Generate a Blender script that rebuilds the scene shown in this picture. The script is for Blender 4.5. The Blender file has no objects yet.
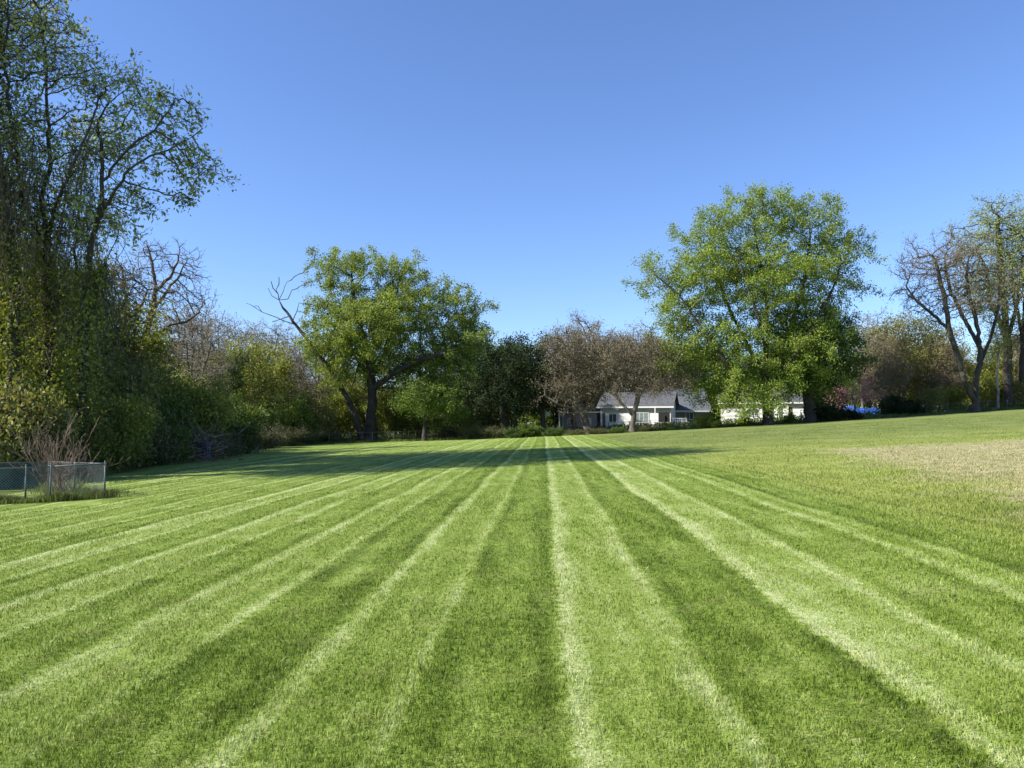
import bpy, bmesh, math, time
import numpy as np
from mathutils import Vector
T0 = time.time()
scene = bpy.context.scene
COL = scene.collection
PITCH = math.radians(2.98); F = 769.0; EYE = 1.6

# ------------------------------------------------------------------ helpers
def g(x):
    """height of the gently tilted field at x"""
    x = np.asarray(x, float)
    xr = np.clip(x, 0, None); k = np.minimum(xr, 60)
    r = .046*k + .00016*k*k
    l = -34*(1-np.exp(np.clip(x, None, 0)/34*.9))*.048
    return np.where(x > 0, r, l)

def P(px, py, Y):
    """point of the place seen along a sight line at distance Y"""
    a = (px-512)/F; b = (384-py)/F
    yd = math.cos(PITCH)-b*math.sin(PITCH); zd = math.sin(PITCH)+b*math.cos(PITCH)
    return np.array([a/yd*Y, Y, EYE+zd/yd*Y])

def mesh_np(name, V, Q, mat, parent=None, rnd=None, smooth=False, extra=None):
    V = np.asarray(V, np.float32); Q = np.asarray(Q, np.int32)
    me = bpy.data.meshes.new(name)
    me.vertices.add(len(V)); me.vertices.foreach_set('co', V.ravel())
    n = Q.shape[1]
    me.loops.add(Q.size); me.loops.foreach_set('vertex_index', Q.ravel())
    me.polygons.add(len(Q)); me.polygons.foreach_set('loop_start', np.arange(0, Q.size, n, dtype=np.int32))
    me.polygons.foreach_set('loop_total', np.full(len(Q), n, np.int32))
    if smooth: me.polygons.foreach_set('use_smooth', np.ones(len(Q), bool))
    me.update(calc_edges=True)
    if rnd is not None:
        at = me.attributes.new('rnd', 'FLOAT', 'FACE'); at.data.foreach_set('value', np.asarray(rnd, np.float32))
    if extra is not None:
        for k_, v_ in extra.items():
            at = me.attributes.new(k_, 'FLOAT', 'POINT'); at.data.foreach_set('value', np.asarray(v_, np.float32))
    me.materials.append(mat)
    o = bpy.data.objects.new(name, me); COL.objects.link(o)
    if parent is not None: o.parent = parent
    return o

def tag(o, label=None, cat=None, group=None, kind=None):
    if label: o['label'] = label
    if cat: o['category'] = cat
    if group: o['group'] = group
    if kind: o['kind'] = kind
    return o

def empty(name, loc, label, cat, group=None, rz=0, sc=1):
    o = bpy.data.objects.new(name, None); COL.objects.link(o)
    o.location = loc; o.rotation_euler = (0, 0, rz); o.scale = (sc, sc, sc) if np.isscalar(sc) else sc
    o.empty_display_size = .3
    return tag(o, label, cat, group)

def copy_thing(root, loc, rz=0, sc=1, label=None, group=None):
    r = root.copy(); COL.objects.link(r); r.location = loc; r.rotation_euler = (0, 0, rz)
    r.scale = (sc, sc, sc) if np.isscalar(sc) else sc
    if label: r['label'] = label
    if group: r['group'] = group
    for ch in list(root.children):
        c = ch.copy(); COL.objects.link(c); c.parent = r
        for gc in list(ch.children):
            d = gc.copy(); COL.objects.link(d); d.parent = c
    return r

class MB:
    def __init__(s): s.bm = bmesh.new()
    def box(s, x0, x1, y0, y1, z0, z1):
        v = [s.bm.verts.new(p) for p in [(x0,y0,z0),(x1,y0,z0),(x1,y1,z0),(x0,y1,z0),(x0,y0,z1),(x1,y0,z1),(x1,y1,z1),(x0,y1,z1)]]
        for f in [(0,3,2,1),(4,5,6,7),(0,1,5,4),(1,2,6,5),(2,3,7,6),(3,0,4,7)]: s.bm.faces.new([v[i] for i in f])
    def poly_prism(s, pts, axis, a0, a1):
        """extrude a 2-D outline along an axis (0: x with (y,z) points, 1: y with (x,z) points, 2: z with (x,y))"""
        def mk(p, a):
            return (a, p[0], p[1]) if axis == 0 else ((p[0], a, p[1]) if axis == 1 else (p[0], p[1], a))
        A = [s.bm.verts.new(mk(p, a0)) for p in pts]; B = [s.bm.verts.new(mk(p, a1)) for p in pts]
        s.bm.faces.new(A); s.bm.faces.new(B[::-1])
        for i in range(len(pts)):
            j = (i+1) % len(pts); s.bm.faces.new([A[j], A[i], B[i], B[j]])
    def tube(s, p, q, r, n=8, r2=None):
        p = Vector(p); q = Vector(q); d = (q-p).normalized()
        a = d.orthogonal().normalized(); b = d.cross(a); r2 = r if r2 is None else r2
        A = [s.bm.verts.new(p+(a*math.cos(t)+b*math.sin(t))*r) for t in [2*math.pi*i/n for i in range(n)]]
        B = [s.bm.verts.new(q+(a*math.cos(t)+b*math.sin(t))*r2) for t in [2*math.pi*i/n for i in range(n)]]
        s.bm.faces.new(A[::-1]); s.bm.faces.new(B)
        for i in range(n):
            j = (i+1) % n; s.bm.faces.new([A[i], A[j], B[j], B[i]])
    def build(s, name, mat, parent=None, bevel=0, smooth=False):
        bmesh.ops.recalc_face_normals(s.bm, faces=s.bm.faces)
        if bevel:
            bmesh.ops.bevel(s.bm, geom=list(s.bm.edges), offset=bevel, segments=1, affect='EDGES')
        me = bpy.data.meshes.new(name); s.bm.to_mesh(me); s.bm.free(); me.materials.append(mat)
        if smooth:
            for p in me.polygons: p.use_smooth = True
        o = bpy.data.objects.new(name, me); COL.objects.link(o)
        if parent is not None: o.parent = parent
        return o

# ------------------------------------------------------------------ materials
def newmat(name):
    m = bpy.data.materials.new(name); m.use_nodes = True
    nt = m.node_tree; nt.nodes.clear()
    out = nt.nodes.new('ShaderNodeOutputMaterial')
    return m, nt, out
def N(nt, typ, **kw):
    n = nt.nodes.new(typ)
    for k, v in kw.items(): setattr(n, k, v)
    return n
def L(nt, a, b): nt.links.new(a, b)
def math_(nt, op, a, b=None, c=None, clamp=False):
    n = N(nt, 'ShaderNodeMath', operation=op, use_clamp=clamp)
    for i, v in enumerate((a, b, c)):
        if v is None: continue
        if isinstance(v, (int, float)): n.inputs[i].default_value = v
        else: L(nt, v, n.inputs[i])
    return n.outputs[0]
def mixc(nt, fac, a, b, mode='MIX'):
    n = N(nt, 'ShaderNodeMix', data_type='RGBA', blend_type=mode)
    for s_, v in ((n.inputs[0], fac), (n.inputs[6], a), (n.inputs[7], b)):
        if isinstance(v, (int, float)): s_.default_value = v
        elif isinstance(v, tuple): s_.default_value = (*v, 1) if len(v) == 3 else v
        else: L(nt, v, s_)
    return n.outputs[2]
def noise(nt, vec, scale, detail=3, rough=.55):
    n = N(nt, 'ShaderNodeTexNoise'); n.inputs['Scale'].default_value = scale
    n.inputs['Detail'].default_value = detail; n.inputs['Roughness'].default_value = rough
    if vec is not None: L(nt, vec, n.inputs['Vector'])
    return n.outputs['Fac']
def ramp(nt, fac, stops, interp='LINEAR'):
    n = N(nt, 'ShaderNodeValToRGB'); cr = n.color_ramp; cr.interpolation = interp
    while len(cr.elements) < len(stops): cr.elements.new(.5)
    for e, (p, c) in zip(cr.elements, stops):
        e.position = p; e.color = (c, c, c, 1) if isinstance(c, (int, float)) else (*c, 1)
    L(nt, fac, n.inputs[0]); return n.outputs[0]
def maprange(nt, v, a, b, c=0, d=1, smooth=True):
    n = N(nt, 'ShaderNodeMapRange'); n.interpolation_type = 'SMOOTHSTEP' if smooth else 'LINEAR'
    L(nt, v, n.inputs[0])
    for i, x in enumerate((a, b, c, d)): n.inputs[i+1].default_value = x
    return n.outputs[0]

def leaf_mat(name, cA, cB, cC=None, trans=.4, rough=.62):
    m, nt, out = newmat(name)
    at = N(nt, 'ShaderNodeAttribute', attribute_name='rnd')
    oi = N(nt, 'ShaderNodeObjectInfo')
    stops = [(0, cA), (.6, cB)] + ([(1, cC)] if cC else [(1, cB)])
    c = ramp(nt, at.outputs['Fac'], stops)
    geo = N(nt, 'ShaderNodeNewGeometry')
    ns = noise(nt, geo.outputs['Position'], .35, 2)
    c = mixc(nt, 1.0, c, ramp(nt, ns, [(.3, .72), (.7, 1.25)]), 'MULTIPLY')
    p = N(nt, 'ShaderNodeBsdfPrincipled'); L(nt, c, p.inputs['Base Color'])
    p.inputs['Roughness'].default_value = rough; p.inputs['Specular IOR Level'].default_value = .35 if rough < .8 else .1
    t = N(nt, 'ShaderNodeBsdfTranslucent')
    tc = mixc(nt, 1.0, c, (1.25, 1.15, .55), 'MULTIPLY'); L(nt, tc, t.inputs['Color'])
    mx = N(nt, 'ShaderNodeMixShader'); mx.inputs[0].default_value = trans
    L(nt, p.outputs[0], mx.inputs[1]); L(nt, t.outputs[0], mx.inputs[2]); L(nt, mx.outputs[0], out.inputs[0])
    return m

def bark_mat(name, a, b, scale=6):
    m, nt, out = newmat(name)
    tc = N(nt, 'ShaderNodeTexCoord')
    mp = N(nt, 'ShaderNodeMapping'); mp.inputs['Scale'].default_value = (1, 1, .22); L(nt, tc.outputs['Object'], mp.inputs[0])
    n1 = noise(nt, mp.outputs[0], scale, 5, .65); n2 = noise(nt, tc.outputs['Object'], .7, 2)
    c = ramp(nt, n1, [(.32, a), (.68, b)])
    c = mixc(nt, 1.0, c, ramp(nt, n2, [(.3, .75), (.7, 1.2)]), 'MULTIPLY')
    p = N(nt, 'ShaderNodeBsdfPrincipled'); L(nt, c, p.inputs['Base Color']); p.inputs['Roughness'].default_value = .9
    bp = N(nt, 'ShaderNodeBump'); bp.inputs['Strength'].default_value = .7; bp.inputs['Distance'].default_value = .03
    L(nt, n1, bp.inputs['Height']); L(nt, bp.outputs[0], p.inputs['Normal']); L(nt, p.outputs[0], out.inputs[0])
    return m

def plain_mat(name, c, rough=.7, metal=0, var=.15, scale=3, bump=0, spec=.5):
    m, nt, out = newmat(name)
    tc = N(nt, 'ShaderNodeTexCoord'); n1 = noise(nt, tc.outputs['Object'], scale, 5, .6)
    cc = mixc(nt, 1.0, c, ramp(nt, n1, [(.3, 1-var), (.7, 1+var)]), 'MULTIPLY')
    p = N(nt, 'ShaderNodeBsdfPrincipled'); L(nt, cc, p.inputs['Base Color'])
    p.inputs['Roughness'].default_value = rough; p.inputs['Metallic'].default_value = metal
    p.inputs['Specular IOR Level'].default_value = spec
    if bump:
        bp = N(nt, 'ShaderNodeBump'); bp.inputs['Strength'].default_value = bump; bp.inputs['Distance'].default_value = .02
        L(nt, n1, bp.inputs['Height']); L(nt, bp.outputs[0], p.inputs['Normal'])
    L(nt, p.outputs[0], out.inputs[0]); return m

def grass_group():
    """colour of the mown field at a place: mower passes, unmown side, dry patch, weedy edge"""
    ng = bpy.data.node_groups.new('field_colour', 'ShaderNodeTree')
    ng.interface.new_socket('Color', in_out='OUTPUT', socket_type='NodeSocketColor')
    ng.interface.new_socket('Tone', in_out='OUTPUT', socket_type='NodeSocketFloat')
    go = N(ng, 'NodeGroupOutput')
    geo = N(ng, 'ShaderNodeNewGeometry'); sx = N(ng, 'ShaderNodeSeparateXYZ'); L(ng, geo.outputs['Position'], sx.inputs[0])
    X, Y = sx.outputs[0], sx.outputs[1]
    flat = N(ng, 'ShaderNodeCombineXYZ'); L(ng, X, flat.inputs[0]); L(ng, Y, flat.inputs[1]); fv = flat.outputs[0]
    st = N(ng, 'ShaderNodeMapping'); st.inputs['Scale'].default_value = (1, .12, 1); L(ng, fv, st.inputs[0])
    st.inputs['Rotation'].default_value = (0, 0, .043)
    u = math_(ng, 'SUBTRACT', X, math_(ng, 'MULTIPLY', Y, STRIPE_SLOPE))
    wob = math_(ng, 'MULTIPLY', math_(ng, 'SUBTRACT', noise(ng, fv, .16, 1), .5), .30)
    wob2 = math_(ng, 'MULTIPLY', math_(ng, 'SUBTRACT', noise(ng, fv, 2.2, 3), .5), .10)
    wob3 = math_(ng, 'MULTIPLY', math_(ng, 'SUBTRACT', noise(ng, fv, 9, 2), .5), .24)
    uw = math_(ng, 'ADD', math_(ng, 'ADD', math_(ng, 'ADD', u, wob), wob2), wob3)
    ph = math_(ng, 'FRACT', math_(ng, 'MULTIPLY', math_(ng, 'SUBTRACT', uw, .13), 1/1.84))
    tone = ramp(ng, ph, [(0, .55), (.03, .88), (.075, .78), (.14, .52), (.36, .49), (.425, .60), (.465, .80), (.515, .42), (.56, .28),
                         (.66, .43), (.83, .44), (.89, .32), (.965, .25), (1, .55)])
    ue = math_(ng, 'SUBTRACT', uw, 4.2)
    last = ramp(ng, ue, [(0, .72), (.12, .70), (.19, .20), (.26, .22), (.33, .44), (.6, .44), (.68, .24), (.76, .24), (.85, .46), (1, .46)])
    tone = mixc(ng, math_(ng, 'GREATER_THAN', ue, 0), tone, last)
    # each pass has its own strength
    passid = math_(ng, 'FLOOR', math_(ng, 'MULTIPLY', math_(ng, 'SUBTRACT', uw, .13), 1/.92))
    wn = N(ng, 'ShaderNodeTexWhiteNoise', noise_dimensions='1D'); L(ng, passid, wn.inputs['W'])
    pv = math_(ng, 'MULTIPLY', math_(ng, 'SUBTRACT', wn.outputs[0], .5), .20)
    streak = math_(ng, 'MULTIPLY', math_(ng, 'SUBTRACT', noise(ng, st.outputs[0], 4.5, 4), .5), .95)
    patch = math_(ng, 'MULTIPLY', math_(ng, 'SUBTRACT', noise(ng, fv, .9, 5, .65), .5), .65)
    fine = math_(ng, 'MULTIPLY', math_(ng, 'SUBTRACT', noise(ng, fv, 13, 3, .7), .5), 1.15)
    t = math_(ng, 'ADD', math_(ng, 'ADD', tone, pv), math_(ng, 'ADD', math_(ng, 'ADD', streak, patch), fine))
    mown = ramp(ng, t, [(0, (.072, .110, .012)), (.28, (.144, .208, .027)), (.55, (.226, .294, .056)), (.85, (.345, .402, .148)), (1, (.430, .470, .215))])
    # yellowish thin spots
    ys = ramp(ng, noise(ng, fv, 1.9, 4, .65), [(.52, 0), (.72, .55)])
    mown = mixc(ng, ys, mown, (.205, .225, .062))
    # unmown right side
    wn2 = noise(ng, fv, .7, 3)
    side = maprange(ng, math_(ng, 'ADD', u, math_(ng, 'MULTIPLY', wn2, .8)), 5.0, 6.3)
    un_t = math_(ng, 'ADD', noise(ng, fv, .32, 7, .72), math_(ng, 'MULTIPLY', math_(ng, 'SUBTRACT', noise(ng, fv, 6, 4, .7), .5), .6))
    un = ramp(ng, un_t, [(.2, (.130, .178, .034)), (.5, (.245, .285, .064)), (.8, (.370, .375, .118))])
    far = maprange(ng, Y, 26, 52)
    unf = ramp(ng, un_t, [(.25, (.098, .140, .030)), (.5, (.165, .205, .052)), (.75, (.265, .265, .100))])
    un = mixc(ng, far, un, unf)
    # wheel marks on the unmown side
    wm = math_(ng, 'MULTIPLY', ramp(ng, math_(ng, 'FRACT', math_(ng, 'MULTIPLY', math_(ng, 'ADD', u, math_(ng, 'MULTIPLY', wob, 1.4)), 1/1.1)), [(0, .0), (.12, .5), (.22, .0), (1, 0)]),
               maprange(ng, u, 7.5, 5.5))
    un = mixc(ng, wm, un, (.060, .110, .016))
    # dry patch: an ellipse with a ragged edge
    rg = math_(ng, 'MULTIPLY', math_(ng, 'SUBTRACT', noise(ng, fv, .45, 5, .7), .5), 7.0)
    e1 = math_(ng, 'ADD', math_(ng, 'SUBTRACT', X, math_(ng, 'ADD', math_(ng, 'MULTIPLY', Y, .24), 4.7)), rg)
    e2 = math_(ng, 'ADD', math_(ng, 'SUBTRACT', math_(ng, 'ADD', 31.5, math_(ng, 'MULTIPLY', X, -.05)), Y), rg)
    e3 = math_(ng, 'ADD', math_(ng, 'SUBTRACT', 24.0, X), rg)
    dry = math_(ng, 'MULTIPLY', math_(ng, 'MULTIPLY', maprange(ng, e1, -.6, 1.6), maprange(ng, e2, -1.5, 2.5)), maprange(ng, e3, -1, 3))
    dry = math_(ng, 'MULTIPLY', dry, ramp(ng, noise(ng, fv, 3.1, 4, .7), [(.30, .35), (.55, .95)]))
    dc = ramp(ng, noise(ng, fv, 2.4, 5, .75), [(.3, (.19, .20, .075)), (.5, (.40, .345, .20)), (.75, (.52, .455, .30))])
    un = mixc(ng, dry, un, dc)
    c = mixc(ng, side, mown, un)
    # small worn brown spots in the lawn
    ws = ramp(ng, noise(ng, fv, 1.15, 3, .5), [(.74, 0), (.80, .5)])
    c = mixc(ng, ws, c, (.20, .15, .085))
    # beyond the lawn edge and under the left woods
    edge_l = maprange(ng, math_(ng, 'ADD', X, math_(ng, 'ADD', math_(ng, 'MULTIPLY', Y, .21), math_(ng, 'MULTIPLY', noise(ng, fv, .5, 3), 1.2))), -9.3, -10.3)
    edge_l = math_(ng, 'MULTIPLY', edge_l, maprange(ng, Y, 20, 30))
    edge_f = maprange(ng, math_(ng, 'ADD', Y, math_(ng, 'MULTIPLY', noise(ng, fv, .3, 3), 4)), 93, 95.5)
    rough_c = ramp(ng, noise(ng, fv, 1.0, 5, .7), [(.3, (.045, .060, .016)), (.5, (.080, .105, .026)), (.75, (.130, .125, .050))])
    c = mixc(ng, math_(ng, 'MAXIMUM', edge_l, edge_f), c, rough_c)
    L(ng, c, go.inputs[0]); L(ng, t, go.inputs[1])
    return ng
STRIPE_SLOPE = .0415
GG = grass_group()

def ground_mat():
    m, nt, out = newmat('field_ground')
    gr = N(nt, 'ShaderNodeGroup'); gr.node_tree = GG
    geo = N(nt, 'ShaderNodeNewGeometry')
    sx = N(nt, 'ShaderNodeSeparateXYZ'); L(nt, geo.outputs['Position'], sx.inputs[0])
    flat = N(nt, 'ShaderNodeCombineXYZ'); L(nt, sx.outputs[0], flat.inputs[0]); L(nt, sx.outputs[1], flat.inputs[1])
    n1 = noise(nt, flat.outputs[0], 55, 4, .75); n2 = noise(nt, flat.outputs[0], 7, 4, .7)
    c = mixc(nt, 1.0, gr.outputs[0], ramp(nt, n1, [(.3, .55), (.7, 1.35)]), 'MULTIPLY')
    p = N(nt, 'ShaderNodeBsdfPrincipled'); L(nt, c, p.inputs['Base Color']); p.inputs['Roughness'].default_value = .85
    p.inputs['Specular IOR Level'].default_value = .15
    h = math_(nt, 'ADD', math_(nt, 'MULTIPLY', n1, .5), n2)
    bp = N(nt, 'ShaderNodeBump'); bp.inputs['Strength'].default_value = .55; bp.inputs['Distance'].default_value = .06
    L(nt, h, bp.inputs['Height']); L(nt, bp.outputs[0], p.inputs['Normal']); L(nt, p.outputs[0], out.inputs[0])
    return m

def blade_mat():
    m, nt, out = newmat('grass_blades')
    gr = N(nt, 'ShaderNodeGroup'); gr.node_tree = GG
    at = N(nt, 'ShaderNodeAttribute', attribute_name='rnd')
    c = mixc(nt, 1.0, gr.outputs[0], ramp(nt, at.outputs['Fac'], [(0, (.62, .68, .5)), (.5, (1.05, 1.08, .9)), (1, (1.45, 1.35, 1.3))]), 'MULTIPLY')
    p = N(nt, 'ShaderNodeBsdfPrincipled'); L(nt, c, p.inputs['Base Color']); p.inputs['Roughness'].default_value = .6
    p.inputs['Specular IOR Level'].default_value = .2
    t = N(nt, 'ShaderNodeBsdfTranslucent'); L(nt, c, t.inputs[0])
    mx = N(nt, 'ShaderNodeMixShader'); mx.inputs[0].default_value = .35
    L(nt, p.outputs[0], mx.inputs[1]); L(nt, t.outputs[0], mx.inputs[2]); L(nt, mx.outputs[0], out.inputs[0])
    return m

M = {}
M['bark'] = bark_mat('bark_dark', (.022, .018, .013), (.070, .058, .044))
M['bark_mid'] = bark_mat('bark_brown', (.060, .047, .033), (.175, .145, .108))
M['bark_pale'] = bark_mat('bark_pale', (.13, .11, .085), (.34, .30, .25))
M['twig_red'] = bark_mat('twig_reddish', (.11, .072, .052), (.29, .205, .155))
M['stick'] = bark_mat('dead_stick', (.15, .105, .062), (.34, .25, .155))
M['leaf_maple'] = leaf_mat('leaf_maple', (0.118, 0.162, 0.033), (0.240, 0.313, 0.054), (0.382, 0.423, 0.097), .42)
M['leaf_maple2'] = leaf_mat('leaf_maple_bright', (0.121, 0.191, 0.029), (0.241, 0.320, 0.051), (0.392, 0.423, 0.086), .42)
M['leaf_dark'] = leaf_mat('leaf_deep_green', (0.041, 0.076, 0.014), (0.083, 0.139, 0.024), (0.152, 0.208, 0.042), .35)
M['leaf_olive'] = leaf_mat('leaf_olive', (0.119, 0.129, 0.037), (0.203, 0.203, 0.056), (0.280, 0.264, 0.088), .35)
M['leaf_yel'] = leaf_mat('leaf_yellow_green', (0.123, 0.158, 0.027), (0.234, 0.263, 0.048), (0.372, 0.367, 0.088), .4)
M['bud_brown'] = leaf_mat('bud_brown', (.145, .118, .078), (.235, .198, .130), (.31, .265, .17), .25, .7)
M['bud_tan'] = leaf_mat('bud_tan', (.14, .12, .07), (.23, .20, .12), (.30, .25, .17), .3, .7)
M['leaf_pale'] = leaf_mat('leaf_pale_green', (0.165, 0.215, 0.074), (0.314, 0.362, 0.140), (0.494, 0.527, 0.248), .45)
M['blossom'] = leaf_mat('blossom_pink', (0.416, 0.202, 0.199), (0.635, 0.380, 0.345), (0.809, 0.607, 0.522), .3, .7)
M['evergreen'] = leaf_mat('leaf_blackish_green', (.018, .028, .012), (.035, .052, .020), (.060, .072, .032), .15, .9)
M['bush'] = leaf_mat('leaf_bush_green', (0.057, 0.102, 0.015), (0.127, 0.190, 0.029), (0.228, 0.280, 0.050), .38)
M['bramble'] = leaf_mat('bramble_leaf', (.065, .060, .034), (.105, .115, .040), (.17, .18, .06), .25, .7)
M['straw'] = leaf_mat('straw', (.26, .21, .12), (.40, .34, .20), (.52, .46, .30), .2, .8)
M['grass_tall'] = leaf_mat('tall_grass', (.070, .110, .022), (.150, .190, .045), (.30, .30, .12), .35)

# ------------------------------------------------------------------ trees
def sample_blobs(rng, blobs, n, clumps, sig):
    """attractor points: clumps inside ellipsoids, points round each clump"""
    vol = np.array([b[1][0]*b[1][1]*b[1][2] for b in blobs])**.8
    w = vol/vol.sum(); out = []
    ci = rng.choice(len(blobs), clumps, p=w)
    d = rng.normal(size=(clumps, 3)); d /= np.linalg.norm(d, axis=1)[:, None]
    r = rng.random(clumps)**.42
    C = np.array([blobs[i][0] for i in ci])+d*r[:, None]*np.array([blobs[i][1] for i in ci])
    k = rng.integers(0, clumps, n)
    s = sig*(.6+.8*rng.random(clumps))
    return C[k]+rng.normal(size=(n, 3))*s[k][:, None]*np.array([1, 1, .75])

def colonize(rng, nodes, par, att, step, kill, iters, grav=.12, wig=.25):
    nodes = list(nodes); par = list(par)
    A = att.copy(); nn = np.array(nodes)
    d = np.full(len(A), 1e9); ni = np.zeros(len(A), int)
    def upd(newp, off):
        nonlocal d, ni
        for s in range(0, len(newp), 400):
            B = newp[s:s+400]
            D = ((A[:, None, :]-B[None])**2).sum(2); j = D.argmin(1); dm = np.sqrt(D[np.arange(len(A)), j])
            m = dm < d; d[m] = dm[m]; ni[m] = j[m]+off+s
    upd(nn, 0)
    for it in range(iters):
        if len(A) == 0: break
        keep = d > kill; A = A[keep]; d = d[keep]; ni = ni[keep]
        if len(A) == 0: break
        allp = np.array(nodes)
        dirs = (A-allp[ni])/d[:, None]
        uq, inv = np.unique(ni, return_inverse=True)
        S = np.zeros((len(uq), 3)); np.add.at(S, inv, dirs)
        S /= np.linalg.norm(S, axis=1)[:, None]+1e-6
        S[:, 2] += grav*rng.random(len(uq)); S += rng.normal(size=S.shape)*wig
        S /= np.linalg.norm(S, axis=1)[:, None]
        newp = allp[uq]+S*step*(.8+.4*rng.random(len(uq)))[:, None]
        off = len(nodes); nodes += list(newp); par += list(uq)
        upd(newp, off)
        if len(nodes) > 14000: break
    return np.array(nodes), np.array(par)

def tube_mesh(Pn, par, R, idx, minr):
    """quads for the edges idx (child indices)"""
    if len(idx) == 0: return None
    n = len(Pn)
    main = np.full(n, -1)
    for c in np.argsort(R): 
        if par[c] >= 0: main[par[c]] = c
    T = np.zeros((n, 3)); pp = np.maximum(par, 0)
    e = Pn-Pn[pp]; le = np.linalg.norm(e, axis=1)[:, None]+1e-9; e = e/le
    T = e.copy(); hm = main >= 0; T[hm] += e[main[hm]]
    T[par < 0] = e[main[par < 0]]
    T /= np.linalg.norm(T, axis=1)[:, None]+1e-9
    ref = np.array([.9, .42, .07])
    Vs = []; Qs = []; off = 0
    R = np.maximum(R, minr)
    for lo, hi, ns in ((0, .03, 3), (.03, .12, 5), (.12, 9, 12)):
        I = idx[(R[idx] >= lo) & (R[idx] < hi)]
        if len(I) == 0: continue
        p = par[I]; ism = main[p] == I
        r0 = np.where(ism, R[p], np.minimum(R[I]*1.15, R[p])); r1 = R[I]
        t0 = np.where(ism[:, None], T[p], e[I]); t1 = T[I]
        for_rings = []
        for c, t, r in ((Pn[p], t0, r0), (Pn[I], t1, r1)):
            a = np.cross(t, ref); a /= np.linalg.norm(a, axis=1)[:, None]+1e-9; b = np.cross(t, a)
            th = np.arange(ns)*2*np.pi/ns
            ring = c[:, None, :]+(a[:, None, :]*np.cos(th)[None, :, None]+b[:, None, :]*np.sin(th)[None, :, None])*r[:, None, None]
            for_rings.append(ring)
        V = np.concatenate(for_rings, 1).reshape(-1, 3)
        base = (np.arange(len(I))*2*ns)[:, None]+off; k = np.arange(ns); k2 = (k+1) % ns
        Q = np.stack([base+k, base+k2, base+k2+ns, base+k+ns], 2).reshape(-1, 4)
        Vs.append(V); Qs.append(Q); off += len(V)
    return np.concatenate(Vs), np.concatenate(Qs)

def leaves_np(rng, C, size, aspect=.6, droop=0):
    n = len(C)
    u = rng.normal(size=(n, 3)); u[:, 2] -= droop; u /= np.linalg.norm(u, axis=1)[:, None]
    w = rng.normal(size=(n, 3)); v = np.cross(u, w); v /= np.linalg.norm(v, axis=1)[:, None]
    s = (size*(.6+.8*rng.random(n)))[:, None]
    a = C; b = C+u*s*.45+v*s*aspect*.5; c = C+u*s; d = C+u*s*.45-v*s*aspect*.5
    V = np.stack([a, b, c, d], 1).reshape(-1, 3); Q = np.arange(4*n).reshape(-1, 4)
    return V, Q

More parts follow.
